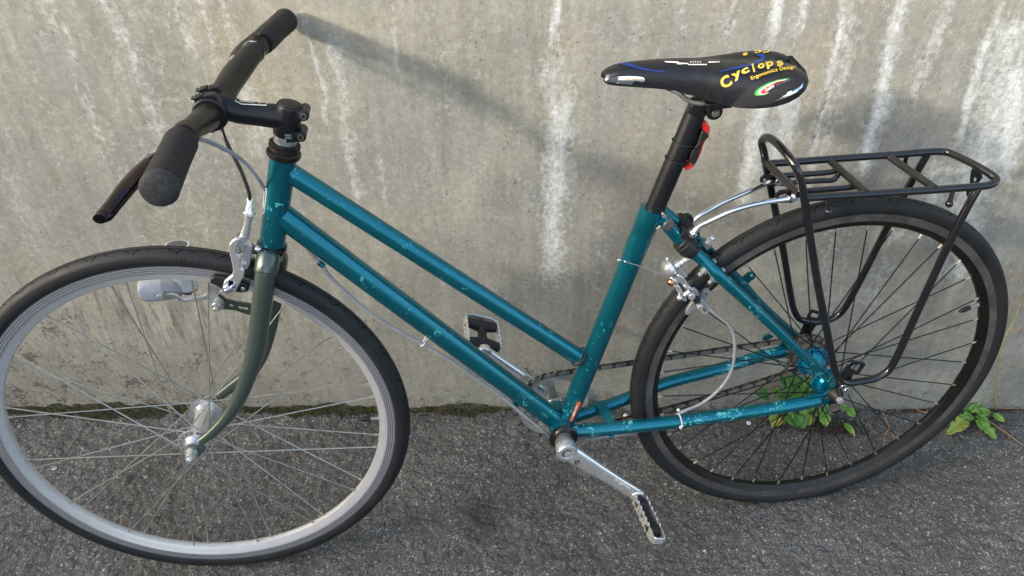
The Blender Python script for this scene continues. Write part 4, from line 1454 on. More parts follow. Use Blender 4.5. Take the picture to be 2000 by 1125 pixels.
# ------------------------------------------------------------------ seat post, saddle, rear light
pt0, pt1 = K(1277, 412), K(1360, 216)
dp = (pt1 - pt0).normalized()
sp = empty('seat_post', bike)
mb = MB(); mb.tube([pt0 - dp * 0.03, pt1 - dp * 0.004], 0.0146, 28); mb.build('post_tube', 'black_satin', sp)
mb = MB()
mb.lathe(pt1 - dp * 0.006, dp, [(0, 0.0142), (0.002, 0.0150), (0.020, 0.0146), (0.022, 0.0120)], 26)
c = K(1397, 220, -.018)
mb.lathe(c, VN, [(0, 0.0100), (0.002, 0.0118), (0.034, 0.0118), (0.036, 0.0100)], 24)
mb.box((c + pt1) / 2 + Vector((0, 0.018, 0.002)), (c - pt1) * Vector((1, 0, 1)).length / 2 * 0.6, VN * 0.014, Vector((0, 0, 0.007)))
mb.box(c + Vector((0.002, 0.018, 0.012)), Vector((0.018, 0, 0.001)), VN * 0.026, Vector((0, 0, 0.005)))
mb.build('saddle_clamp', 'black_gloss', sp, bevel=0.0015)
mb = MB(); mb.cyl(c - VN * 0.0005, c - VN * 0.004, 0.0058, 14); mb.cyl(c - VN * 0.004, c - VN * 0.006, 0.0036, 6); mb.build('clamp_bolt', 'dark_steel', sp)
mb = MB()
pc = K(1303, 437, -.016)
mb.cyl(K(1304, 437, -.016) - VN * 0.007, pc + VN * 0.004, 0.0088, 16)
mb.build('collar_bolt_cap', 'dark_steel', sp)
mb = MB()
mb.plate(PX(CR8, 4.018, [(448, 150), (462, 135), (478, 150), (512, 190), (505, 232), (478, 250), (440, 262), (402, 268), (440, 240), (460, 200)], -.016), VN, 0.005)
mb.build('collar_ears', 'steel_old', sp, bevel=0.0012)

# saddle: lofted cover
sad = empty('saddle', bike)
ST = [  # u, half width, crown height, edge height
    (-0.4015, 0.0050, 0.8870, 0.8830), (-0.3985, 0.0115, 0.8910, 0.8795), (-0.3930, 0.0155, 0.8945, 0.8778), (-0.3820, 0.0185, 0.8985, 0.8765), (-0.3620, 0.0210, 0.9012, 0.8752),
    (-0.3300, 0.0240, 0.9025, 0.8725), (-0.3050, 0.0275, 0.9025, 0.8705), (-0.2850, 0.0320, 0.9020, 0.8650), (-0.2650, 0.0390, 0.9012, 0.8595), (-0.2450, 0.0470, 0.9005, 0.8560),
    (-0.2250, 0.0550, 0.9000, 0.8550), (-0.2050, 0.0620, 0.9000, 0.8570), (-0.1850, 0.0665, 0.8995, 0.8605), (-0.1680, 0.0680, 0.8980, 0.8655), (-0.1540, 0.0655, 0.8950, 0.8720), (-0.1440, 0.0590, 0.8915, 0.8780), (-0.1380, 0.0500, 0.8885, 0.8825), (-0.1350, 0.0380, 0.8860, 0.8845)]
SX = [s[0] for s in ST]
def saddle_pt(u, a):
    """a: -1 near edge .. +1 far edge across the top"""
    hw = np.interp(u, SX, [s[1] for s in ST]); top = np.interp(u, SX, [s[2] for s in ST]); ed = np.interp(u, SX, [s[3] for s in ST])
    th = a * math.pi / 2
    sx = abs(math.sin(th)) ** 0.80 * (1 if a >= 0 else -1)
    cz = max(0.0, math.cos(th)) ** 0.62
    wide = min(1.0, max(0.0, (hw - 0.030) / 0.035))
    v = hw * sx
    w = ed + (top - ed) * cz
    # shallow channel down the middle of the wide part and a notch at the tail
    w -= 0.0055 * wide * math.exp(-((v - 0.012) / 0.011) ** 2)
    w += 0.0030 * wide * math.exp(-((abs(v) - 0.036) / 0.018) ** 2)
    w -= 0.010 * wide * (abs(a) ** 3) * 0.35
    uu = u
    if u > -0.165:
        uu -= 0.026 * math.exp(-((v - 0.012) / 0.011) ** 2) * (u + 0.165) / 0.030
    th_ = 0.10
    ru = uu + 0.235
    return Vector((-0.235 + ru * math.cos(th_) + v * math.sin(th_), v * math.cos(th_) - ru * math.sin(th_), w))
us = np.concatenate([np.linspace(-0.4015, -0.382, 10), np.linspace(-0.378, -0.158, 54), np.linspace(-0.154, -0.1350, 13)])
NA = 48
mb = MB()
vs = []
for u in us:
    for k in range(NA + 1):
        vs.append(saddle_pt(float(u), -1 + 2 * k / NA))
fs = []
for i in range(len(us) - 1):
    for k in range(NA):
        a_ = i * (NA + 1) + k
        fs.append((a_, a_ + 1, a_ + NA + 2, a_ + NA + 1))
# underside, a little raised so the skirt has an edge
base_n = len(vs)
for u in us:
    for k in (0, 1):
        e = saddle_pt(float(u), -1 if k == 0 else 1)
        vs.append(Vector((e.x, e.y * 0.80, e.z + 0.007)))
for i in range(len(us) - 1):
    a_, b_ = base_n + i * 2, base_n + (i + 1) * 2
    fs.append((a_, a_ + 1, b_ + 1, b_))
    fs.append((i * (NA + 1), (i + 1) * (NA + 1), b_, a_))
    fs.append((i * (NA + 1) + NA, a_ + 1, b_ + 1, (i + 1) * (NA + 1) + NA))
fs.append(tuple(range(NA + 1)) + (base_n + 1, base_n))
l_ = (len(us) - 1) * (NA + 1)
fs.append(tuple(reversed(range(l_, l_ + NA + 1))) + (base_n + (len(us) - 1) * 2, base_n + (len(us) - 1) * 2 + 1))
mb.add(vs, fs)
SADB = bvh_of(mb)
mb.build('saddle_cover', 'leather', sad, ang=60)
def poly2d(pts):
    return [tuple(p) for p in pts], [tuple(range(len(pts)))]
S7, f75 = (1160, 80), 7.5
def P7(pts):
    return [(S7[0] + x / f75, S7[1] + y / f75) for x, y in pts]
S14 = (1400, 80)
def P14(pts):
    return [(S14[0] + x / 7.5, S14[1] + y / 7.5) for x, y in pts]
decal_on(SADB, 'side_panel', 'panel', sad, poly2d([(1426, 208), (1447, 186), (1470, 166), (1490, 157), (1512, 151), (1540, 147), (1562, 148), (1574, 154), (1568, 166), (1552, 180), (1530, 193), (1505, 203), (1470, 208), (1440, 210)]), 0.0006)
decal_on(SADB, 'seam', 'black_plastic', sad, ribbon2d([(1424, 209), (1446, 186), (1469, 165), (1490, 156), (1512, 150), (1540, 146), (1563, 147)], 1.6), 0.0010)
decal_on(SADB, 'nose_trim', 'chrome', sad, poly2d(P7([(100, 500), (128, 530), (180, 545), (300, 530), (400, 520), (520, 515), (650, 520), (715, 530), (745, 555), (738, 595), (700, 604), (640, 585), (600, 580), (572, 605), (560, 636), (400, 625), (240, 605), (170, 590), (125, 565)])), 0.0012)
decal_on(SADB, 'tail_trim', 'chrome', sad, poly2d(P14([(836, 888), (880, 858), (960, 808), (1100, 740), (1200, 680), (1262, 618), (1240, 680), (1160, 750), (1060, 800), (960, 845)])), 0.0012)
decal_on(SADB, 'tail_print', 'pwhite', sad, poly2d(P14([(1005, 790), (1030, 750), (1090, 725), (1095, 750), (1060, 780), (1010, 808)])), 0.0018)
decal_on(SADB, 'stripe', 'blue', sad, poly2d(P7([(345, 335), (400, 302), (470, 302), (560, 345), (700, 395), (880, 430), (1050, 445), (1050, 462), (880, 450), (720, 428), (600, 402), (450, 362)])), 0.0008)
decal_on(SADB, 'stripe', 'blue', sad, ribbon2d([(1405, 141.5), (1425, 136), (1450, 131), (1470, 126), (1484, 120), (1492, 113), (1490, 108.5), (1478, 107.5)], [2.0, 4, 5, 6, 8, 9, 7, 4]), 0.0008)
decal_on(SADB, 'top_mark', 'pwhite', sad, poly2d(P7([(1030, 303), (1230, 308), (1250, 325), (1380, 330), (1380, 345), (1220, 350), (1210, 332), (1050, 322)])), 0.0009)
decal_on(SADB, 'top_mark', 'pwhite', sad, poly2d(P7([(1370, 345), (1650, 345), (1655, 362), (1380, 360)])), 0.0009)
decal_on(SADB, 'top_mark', 'pwhite', sad, poly2d(P7([(1680, 308), (1840, 308), (1845, 322), (1670, 330)])), 0.0009)
for k in range(5):
    x = 1400 + k * 36
    decal_on(SADB, 'top_mark', 'pwhite', sad, poly2d(P7([(x, 305), (x + 12, 303), (x + 28, 328), (x + 14, 328)])), 0.0010)
# lettering, letter by letter along its arc
LET = [('C', (1412, 171), (1431, 166), 28), ('y', (1432, 155.5), (1449, 147.0), 20), ('c', (1450, 147.0), (1464, 140.5), 19), ('l', (1471.5, 142.0), (1474.5, 141.2), 22), ('o', (1481, 136.5), (1494, 132.5), 18), ('p', (1497, 132.5), (1511, 129.0), 18), ('s', (1518, 131.5), (1530, 128.5), 21)]
for (ch, a, b, sz) in LET:
    if ch == 'C':
        a, b = (1413, 173.5), (1431, 163.5)
    for (mat, dx, lf, off) in (('blue', 2.0, 0.0012, 0.02), ('yellow', 0.0, 0.0016, 0.035)):
        vs_, fs_ = text_mesh(ch, 1.0, off)
        x0 = min(v[0] for v in vs_); x1 = max(v[0] for v in vs_)
        A, B_ = Vector(a), Vector(b)
        t = (B_ - A).normalized(); nn = Vector((t.y, -t.x))
        Lw = (B_ - A).length
        q = [A + t * ((v[0] - x0) / (x1 - x0) * Lw + dx) + nn * (v[1] * sz - dx * 0.6) for v in vs_]
        decal_on(SADB, 'lettering', mat, sad, ([tuple(p) for p in q], fs_), lf, 2.5)
decal_on(SADB, 'lettering', 'yellow', sad, text2d('Ergonomics Design', [(1467, 157), (1485, 150), (1500, 145), (1520, 139.5), (1553, 134.5)], 9.5, 0.0, 0.012), 0.0014, 2.0)
for mat, sc_, lf in (('pgreen', 1.0, 0.0012), ('pwhite', 0.80, 0.0014), ('pred', 0.62, 0.0016)):
    c0 = Vector((1500, 173))
    pts = [(1542, 153.5), (1520, 156.5), (1500, 162.5), (1484, 171), (1476, 178), (1473.5, 184), (1478, 187), (1490, 186), (1500, 182.5)]
    anchor = Vector((1505, 176))
    pts = [tuple(anchor + (Vector(p) - anchor) * (sc_ if p[0] < 1515 else (sc_ + 1) / 2)) for p in pts]
    decal_on(SADB, 'emblem', mat, sad, poly2d(pts + [(1496, 176), (1515, 164)]), lf)
decal_on(SADB, 'lettering', 'pwhite', sad, text2d('Selle', [(1495, 180), (1512, 170)], 9, 0.15, 0.015), 0.0020, 2)
decal_on(SADB, 'lettering', 'pgrey', sad, text2d('Sorrento', [(1515, 169.5), (1543, 159)], 8, 0.15, 0.01), 0.0020, 2)
for (ch, a, b) in (('s', (1459, 103.5), (1450, 106.5)), ('c', (1487, 98.5), (1473, 101)), ('C', (1504, 96.5), (1489, 98))):
    vs_, fs_ = text_mesh(ch, 1.0, 0.02)
    x0 = min(v[0] for v in vs_); x1 = max(v[0] for v in vs_)
    A, B_ = Vector(a), Vector(b)
    t = (B_ - A).normalized(); nn = Vector((t.y, -t.x))
    q = [A + t * ((v[0] - x0) / (x1 - x0) * (B_ - A).length) + nn * (v[1] * 9) for v in vs_]
    decal_on(SADB, 'lettering', 'yellow', sad, ([tuple(p) for p in q], fs_), 0.0012, 2)
for s in (-1, 1):
    v = s * 0.021 + 0.007
    mb = MB()
    mb.tube(smooth([Vector((-0.325, 0.004, 0.887)), K(1300, 173, -.022) * Vector((1, 0, 0)).x if False else Vector((K(1300, 171, -.022).x, v * 0.5, K(1300, 171, -.022).z - 0.001)), Vector((K(1327, 185, -.022).x, v, K(1327, 185, -.022).z)), Vector((K(1344, 198, -.022).x, v, K(1344, 198, -.022).z)), Vector((K(1360, 204, -.022).x, v, K(1360, 204, -.022).z)), Vector((K(1388, 206, -.022).x, v, K(1388, 206, -.022).z)), Vector((-0.215, v, 0.856)), Vector((-0.17, v * 1.6, 0.880))], 6), 0.0034, 12)
    mb.build('saddle_rail', 'steel_old', sad)
mb = MB()
mb.plate([Vector(p) for p in ((-0.315, 0, 0.868), (-0.275, 0, 0.862), (-0.275, 0, 0.880), (-0.33, 0, 0.885))], VN, 0.03)
mb.build('saddle_base', 'brown', sad)

# rear light strapped to the post
tl = empty('tail_light', bike)
T7 = (1150, 80)
def P3(pts, v):
    return PX(T7, 3.308, pts, v)
mb = MB()
mb.plate(P3([(715, 520), (735, 508), (755, 512), (772, 545), (768, 580), (748, 620), (728, 660), (716, 705), (690, 760), (668, 795), (620, 825), (602, 800), (640, 770), (670, 700), (700, 620), (722, 570)], 0.0), VN, 0.018)
mb.build('red_lens', 'red', tl, bevel=0.002)
mb = MB()
mb.plate(P3([(720, 555), (765, 592), (755, 612), (730, 620), (700, 700), (682, 760), (668, 785), (628, 765), (645, 700), (690, 645), (705, 590)], 0.0), VN, 0.023)
mb.build('light_holder', 'black_plastic', tl, bevel=0.002)
for (x, y) in ((728, 650), (703, 712)):
    mb = MB(); c = P3([(x, y)], -.006)[0]; mb.ball(c, 0.0028); mb.build('strap_knob', 'black_plastic', tl)
for t in (0.075, 0.048):
    c = pt1 - dp * t
    e = c + Vector((0.012, 0, -0.007))
    X = Vector((1, 0, -0.28)).normalized()
    pts = []
    for i in range(32):
        a = 2 * math.pi * i / 32
        r = 0.0156 + (0.006 if math.cos(a) > 0.75 else 0)
        pts.append(c + X * (math.cos(a) * r) + VN * (math.sin(a) * 0.0156))
    mb = MB(); mb.tube(pts, 0.0012, 8, closed=True); mb.build('rubber_strap', 'black_plastic', tl)

# ------------------------------------------------------------------ rear rack
rk = empty('rear_rack', bike)
M['rack_worn'] = mat_simple('rubbed_black_paint', (0.012, 0.011, 0.010), 0.3, 0, 0.3, 40, coat=0.2, dust=0.06)
mb = MB()
main = [(1911, 366, -.050), (1896, 392, -.052), (1860, 462, -.056), (1800, 590, -.064), (1765, 668, -.070), (1749, 702, -.072), (1735, 724, -.073), (1712, 738, -.073), (1680, 745, -.073), (1655, 748, -.073), (1640, 742, -.073), (1630, 720, -.073), (1616, 650, -.069), (1598, 560, -.063), (1582, 460, -.056), (1572, 394, -.052),
        (1564, 354, -.050), (1555, 328, -.046), (1538, 303, -.028), (1515, 277.5, .002), (1498, 268, .028), (1488, 277, .045), (1492, 297, .050), (1499, 335, .052), (1509, 385, .054), (1530, 490, .061), (1544, 575, .068), (1551, 605, .070), (1561, 622, .071), (1580, 628, .072), (1605, 628, .072), (1630, 620, .072), (1645, 608, .071), (1665, 576, .069), (1740, 430, .060), (1780, 355, .054), (1803, 315, .052), (1812, 299, .050)]
mb.tube(smooth(KP(main), 6), 0.0060, 16)
mb.build('rack_legs', 'black_gloss', rk)
mb = MB()
deck = [(1572, 386.5, -.050), (1700, 379, -.050), (1820, 371, -.050), (1905, 364.5, -.050), (1930, 362, -.0495), (1942, 357, -.047), (1945, 350, -.041), (1934, 340, -.030), (1900, 320, .000), (1864, 302.5, .034), (1852, 298, .044), (1836, 296, .050), (1750, 302, .050), (1620, 311, .050), (1505, 319.5, .050)]
mb.tube(smooth(KP(deck), 6), 0.0058, 16)
mb.build('rack_rail', 'black_gloss', rk)
for a, b in (((1497, 317, .048), (1560, 380, -.048)), ((1619, 312, .050), (1692, 377, -.050)), ((1735, 305, .050), (1826, 368, -.050))):
    mb = MB(); mb.tube(KP([a, b]), 0.0056, 14); mb.build('cross_bar', 'rack_worn', rk)
mb = MB()
mb.tube(smooth(KP([(1530, 343, .024), (1560, 341, .024), (1622, 336, .024), (1634, 333, .024)]), 4), 0.0045, 12)
mb.tube(smooth(KP([(1545, 357, .008), (1600, 353, .008), (1628, 351, .008), (1634, 345, .010), (1641, 337, .016)]), 4), 0.0042, 12)
mb.tube(smooth(KP([(1545, 375, -.020), (1600, 371, -.020), (1660, 366, -.020), (1672, 364, -.020)]), 4), 0.0045, 12)
mb.build('deck_rod', 'black_gloss', rk)
R35 = (1450, 240)
for out, slot, v in (([(118, 400), (125, 372), (150, 356), (190, 350), (270, 365), (335, 385), (340, 420), (275, 432), (185, 436), (130, 425)], circ((158, 390), 18, 12, ry=12), .040),
                     ([(222, 512), (235, 480), (262, 462), (312, 455), (365, 490), (378, 530), (330, 545), (240, 546)], circ((275, 500), 30, 12, ry=12, rot=-.3), -.034)):
    mb = MB(); mb.plate(PX(R35, 3.516, out, v), VN, 0.004, [PX(R35, 3.516, slot, v)]); mb.build('mounting_plate', 'black_gloss', rk, bevel=0.0008)
for (x, y, v) in ((240, 400, .034), (345, 505, -.040)):
    mb = MB(); c = PX(R35, 3.516, [(x, y)], v)[0]; mb.cyl(c, c - VN * 0.006, 0.0064, 16); mb.cyl(c - VN * 0.006, c - VN * 0.010, 0.0042, 6); mb.build('rack_bolt', 'chrome', rk)
for pts in ([(1339, 437, .020), (1352, 432, .022), (1368, 420, .023), (1391, 407, .026), (1419, 392, .028), (1450, 379, .030), (1487, 362, .034), (1508, 353, .035)],
            [(1352, 456, -.026), (1362, 445, -.026), (1378, 436, -.028), (1400, 425, -.030), (1429, 412, -.032), (1470, 400, -.034), (1513, 392, -.036), (1540, 388, -.038)]):
    mb = MB(); P = smooth(KP(pts), 5)
    mb.tube(P, [0.0058, 0.0050, 0.0040] + [0.0040] * 8 + [0.0046, 0.0056], 14)
    mb.build('rack_strut', 'chrome', rk)
mb = MB()
c = K(1353, 456, -.020)
mb.cyl(c + VN * 0.006, c - VN * 0.004, 0.0105, 20)
mb.box(c + Vector((-0.009, 0.006, -0.003)), Vector((0.009, 0, -0.004)), VN * 0.009, Vector((0.002, 0, 0.006)))
a_, b_ = K(1327, 469, -.014), K(1356, 494, -.016)
dd = (b_ - a_).normalized()
mb.lathe(a_, dd, [(0, 0.0122), (0.002, 0.0140), (0.007, 0.0140), (0.008, 0.0155), (0.024, 0.0160), (0.025, 0.0135), (0.032, 0.0130), (0.033, 0.0118)], 26)
mb.build('stay_clamp', 'black_plastic', rk, bevel=0.001)
mb = MB()
c = K(1341, 430, .020)
mb.cyl(c + VN * 0.006, c - VN * 0.004, 0.0105, 20)
a_, b_ = K(1322, 430, .013), K(1345, 455, .014)
mb.tube([a_, b_], 0.0140, 22)
mb.build('stay_clamp', 'black_plastic', rk)
for (x, y, v) in ((1352.5, 456, -.026), (1338, 436, .012)):
    mb = MB(); c = K(x, y, v); mb.cyl(c + VN * .002, c - VN * 0.004, 0.0066, 16); mb.cyl(c - VN * 0.004, c - VN * 0.008, 0.0042, 6); mb.build('rack_bolt', 'chrome', rk)
for (a, b) in (((1621, 384, -.052), (1617, 414, -.056)), ((1862, 370, -.052), (1854, 398, -.056)), ((1771, 304, .052), (1766, 322, .056))):
    mb = MB(); a, b = K(*a), K(*b); mb.tube([a, b], 0.0034, 12); mb.ball(b, 0.0058); mb.build('strap_hook', 'black_gloss', rk)
mb = MB()
mb.plate(PX(R35, 3.516, [(1578, 305), (1645, 345), (1650, 372), (1618, 420), (1592, 512), (1568, 518), (1540, 500), (1535, 465), (1560, 420), (1565, 350)], .004), Vector((0.6, 0.8, 0)), 0.0025,
         [PX(R35, 3.516, circ((1598, 388), 9, 10, ry=16, rot=.2), .004), PX(R35, 3.516, circ((1566, 488), 9, 10, ry=14, rot=.2), .004)])
mb.build('light_bracket', 'black_gloss', rk)
mb = MB()
mb.plate(PX(C20, 5.115, [(640, 652), (712, 545), (735, 532), (770, 532), (862, 550), (868, 572), (805, 658), (745, 668), (706, 765), (642, 795), (622, 870), (606, 1035), (580, 1056), (530, 1054), (503, 1030), (512, 955), (560, 800), (600, 715)], -.0668), VN, 0.004,
         [PX(C20, 5.115, [(748, 570), (828, 568), (822, 590), (790, 635), (712, 608)], -.0668), PX(C20, 5.115, circ((557, 1003), 24, 14), -.0668)])
mb.build('rack_foot', 'black_gloss', rk, bevel=0.0008)
mb = MB(); c = PX(C20, 5.115, [(557, 1003)], -.0690)[0]
mb.lathe(c, -VN, [(-0.001, 0.0095), (0.001, 0.0095), (0.0012, 0.0065), (0.0005, 0.0060)], 20); mb.build('foot_washer', 'dark_steel', rk)
mb = MB()
mb.plate(PX(C20, 5.115, [(205, 282), (238, 212), (282, 105), (318, 30), (345, 22), (432, 48), (432, 80), (385, 168), (330, 250), (315, 285)], .074), VN, 0.004,
         [PX(C20, 5.115, [(335, 52), (412, 68), (395, 108), (312, 96)], .074)])
mb.build('rack_foot', 'black_gloss', rk, bevel=0.0008)
mb = MB(); c = K(1648, 755, -.069)
mb.lathe(c, -VN, [(0, 0.0092), (0.002, 0.0092), (0.0022, 0.0070), (0.009, 0.0068), (0.010, 0.0040), (0.014, 0.0040)], 18); mb.build('rack_bolt', 'chrome', rk)

# ------------------------------------------------------------------ rear brake
rb = empty('rear_brake', bike)
R75 = (1270, 480)
def Q(pts, v):
    return PX(R75, 7.5, pts, v)
mb = MB()
a, b = Q([(600, 150), (395, 285)], -.004)
dd = b - a
for (t0, t1, r) in ((0.0, 0.30, 0.0062), (0.32, 0.52, 0.0062), (0.54, 0.80, 0.0056), (0.80, 1.15, 0.0066)):
    mb.cyl(a + dd * t0, a + dd * t1, r, 18)
mb.build('mounting_spacer', 'alloy', rb)
mb = MB()
c = Q([(330, 300)], -.006)[0]
ddn = dd.normalized()
mb.lathe(c - ddn * 0.002, ddn, [(0, 0.0125), (0.001, 0.0150), (0.006, 0.0158), (0.0062, 0.0140), (0.0075, 0.0140), (0.0077, 0.0156), (0.013, 0.0140), (0.018, 0.0090), (0.020, 0.0040)], 28)
mb.build('brake_spring_cover', 'alloy_soft', rb)
mb = MB()
mb.plate(Q([(385, 425), (430, 415), (485, 455), (560, 560), (632, 635), (700, 715), (660, 760), (600, 720), (540, 655), (470, 590), (410, 500)], -.024), VN, 0.0055)
mb.build('brake_arm', 'alloy', rb, bevel=0.0015)
mb = MB()
mb.plate(Q([(345, 575), (400, 560), (440, 600), (462, 660), (455, 720), (520, 755), (538, 790), (505, 810), (455, 790), (420, 730), (385, 660)], -.030), VN, 0.006)
mb.build('brake_arm', 'alloy', rb, bevel=0.0018)
mb = MB()
mb.plate(Q([(430, 300), (480, 370), (540, 430), (520, 455), (460, 410), (420, 350)], -.012), VN, 0.005)
mb.build('return_spring', 'alloy', rb)
mb = MB(); mb.cyl(*Q([(355, 480), (320, 520)], -.034), 0.0062, 6); mb.build('hex_nut', 'alloy', rb)
mb = MB(); mb.ball(Q([(305, 532)], -.036)[0], 0.0066); mb.build('acorn_nut', 'copper', rb)
mb = MB(); mb.ball(Q([(430, 762)], -.036)[0], 0.0048); mb.cyl(Q([(490, 730)], -.034)[0], Q([(580, 665)], -.034)[0], 0.0042, 12); mb.ball(Q([(250, 190)], -.012)[0], 0.0026); mb.build('pinch_bolt', 'alloy', rb)
mb = MB()
mb.plate(Q([(585, 655), (610, 622), (650, 612), (690, 640), (722, 700), (700, 735), (650, 715)], -.028), VN, 0.006)
mb.build('cable_stop', 'grey_cast', rb, bevel=0.0015)
mb = MB()
mb.plate(Q([(705, 735), (755, 680), (800, 632), (850, 628), (880, 652), (880, 680), (835, 735), (800, 775), (790, 815), (740, 790)], -.020), VN, 0.006, [Q(circ((815, 700), 14, 10), -.020)])
mb.build('pad_carrier', 'grey_cast', rb, bevel=0.0015)
mb = MB()
mb.plate(Q([(512, 955), (548, 890), (590, 825), (628, 792), (655, 830), (680, 870), (672, 920), (620, 945), (572, 1002), (530, 1004), (512, 985)], -.020), VN, 0.007)
mb.build('pad_carrier', 'grey_cast', rb, bevel=0.0018)
mb = MB()
mb.plate(Q([(690, 860), (740, 850), (800, 895), (848, 950), (840, 985), (800, 1000), (740, 960), (680, 910)], -.026), VN, 0.003, [Q([(750, 905), (790, 915), (825, 955), (800, 965), (765, 945)], -.026)])
mb.build('slotted_plate', 'alloy_soft', rb)
mb = MB(); c = Q([(722, 885)], -.030)[0]; mb.cyl(c + VN * .003, c - VN * .005, 0.0054, 14)
c = Q([(600, 730)], -.034)[0]; mb.cyl(c + VN * .003, c - VN * .005, 0.0056, 12)
mb.build('pad_bolt', 'alloy', rb)
mb = MB(); mb.cyl(*Q([(640, 765), (715, 805)], -.028), 0.0048, 14); mb.build('cable_ferrule', 'black_plastic', rb)
mb = MB(); a, b = Q([(720, 775), (1085, 1115)], -.028); mb.cyl(Q([(735, 775)], -.028)[0], Q([(790, 830)], -.028)[0], 0.0042, 12); mb.build('cable_ferrule', 'grey_cast', rb)
mb = MB()
mb.plate(Q([(785, 345), (805, 335), (1020, 540), (1005, 562)], -.034), VN, 0.003); mb.build('clamp_plate', 'zinc', rb)
for (a, b) in (((925, 235), (715, 430)), ((1055, 360), (860, 545))):
    mb = MB(); a, b = Q([a], -.018)[0], Q([b], -.036)[0]
    mb.cyl(a, b, 0.0032, 12); dd = (b - a).normalized(); mb.ball(a, 0.0052); mb.nut(b - dd * 0.016, b - dd * 0.009, 0.0062)
    mb.build('clamp_bolt', 'zinc', rb)
mb = MB()
mb.plate(Q([(740, 90), (800, 70), (1130, 470), (1090, 450), (900, 260)], -.010), VN, 0.004); mb.build('clamp_strip', 'black_satin', rb)
mb = MB()
mb.plate(PX(CR8, 4.018, [(762, 375), (800, 345), (838, 392), (800, 430)], -.004), VN, 0.012); mb.build('brake_bridge', 'grey_cast', rb, bevel=0.0015)
mb = MB(); a, b = PX(CR8, 4.018, [(800, 385), (845, 345)], -.010); mb.cyl(a, b, 0.0055, 6); mb.ball(b, 0.0055); mb.build('hex_nut', 'alloy', rb)

# ------------------------------------------------------------------ crankset
mb = MB()
mb.lathe(BB - VN * 0.033, -VN, [(0, 0.0215), (0.001, 0.0245), (0.006, 0.0250), (0.0075, 0.0235), (0.0078, 0.0165), (0.0060, 0.0160)], 34)
mb.build('bottom_bracket_cup', 'black_gloss', bike)
mb = MB()
mb.lathe(BB - VN * 0.036, -VN, [(0, 0.0135), (0.0045, 0.0135), (0.005, 0.0115), (0.003, 0.0110), (0.003, 0.0085), (0.020, 0.0085)], 26)
mb.build('bottom_bracket_axle', 'steel_old', bike)
ca = empty('crank_arm', bike)
E1 = Vector((-0.3345, -0.082, 0.1600))
H1 = BB + Vector((0.0, -0.064, -0.002))
mb = MB()
mb.lathe(H1 + VN * 0.020, -VN, [(0, 0.0145), (0.002, 0.0165), (0.020, 0.0180), (0.0285, 0.0180), (0.031, 0.0165), (0.0315, 0.0105), (0.0300, 0.0100)], 32)
aa = H1 - VN * 0.002
P = [aa, aa * .85 + E1 * .15, aa * .6 + E1 * .4, aa * .3 + E1 * .7, aa * .1 + E1 * .9, E1]
def bar_shape(mb, P, W, T, n=20, pw=0.6, normal=VN):
    vs, fs = [], []
    for i, p in enumerate(P):
        t = (P[min(len(P) - 1, i + 1)] - P[max(0, i - 1)]).normalized()
        nn = (normal - t * normal.dot(t)).normalized()
        bb_ = t.cross(nn)
        for k in range(n):
            a = 2 * math.pi * k / n
            c_, s_ = math.cos(a), math.sin(a)
            vs.append(p + bb_ * (W[i] * abs(c_) ** pw * (1 if c_ > 0 else -1)) + nn * (T[i] * abs(s_) ** pw * (1 if s_ > 0 else -1)))
    for i in range(len(P) - 1):
        for k in range(n):
            l = (k + 1) % n
            fs.append((i * n + k, i * n + l, (i + 1) * n + l, (i + 1) * n + k))
    fs.append(tuple(reversed(range(n)))); fs.append(tuple((len(P) - 1) * n + k for k in range(n)))
    mb.add(vs, fs)
bar_shape(mb, P, [0.0165, 0.0158, 0.0135, 0.0120, 0.0125, 0.0120], [0.0085, 0.0080, 0.0070, 0.0065, 0.0065, 0.0062], 28, 0.72)
mb.lathe(E1 + VN * 0.0072, -VN, [(0, 0.0110), (0.002, 0.0128), (0.0125, 0.0128), (0.0145, 0.0110)], 26)
mb.build('arm', 'alloy', ca, ang=50)
mb = MB()
mb.lathe(H1 - VN * 0.0085, -VN, [(0, 0.0100), (0.0012, 0.0100), (0.0020, 0.0070), (0.0005, 0.0062)], 22)
mb.build('dust_ring', 'black_plastic', ca)
mb = MB(); mb.cyl(H1 - VN * 0.008, H1 - VN * 0.0096, 0.0030, 6); mb.build('axle_bolt', 'nipple', ca)
CB = MB(); bar_shape(CB, P, [0.0165, 0.0158, 0.0135, 0.0120, 0.0125, 0.0120], [0.0085, 0.0080, 0.0070, 0.0065, 0.0065, 0.0062], 40, 0.72)
CBV = bvh_of(CB)
C8 = (1075, 840)
for (x, y, r) in ((396, 492, 17), (441, 489, 17), (403, 527, 17), (448, 524, 9)):
    decal_on(CBV, 'maker_mark', 'black_plastic', ca, poly2d([(C8[0] + a / 8.04, C8[1] + b / 8.04) for a, b in circ((x, y), r, 12)]), 0.0004, 1.5)
decal_on(CBV, 'arm_lettering', 'pwhite', ca, text2d('Sugino', [(1199, 937), (1229, 955)], 8.5, 0.2), 0.0004, 1.5)

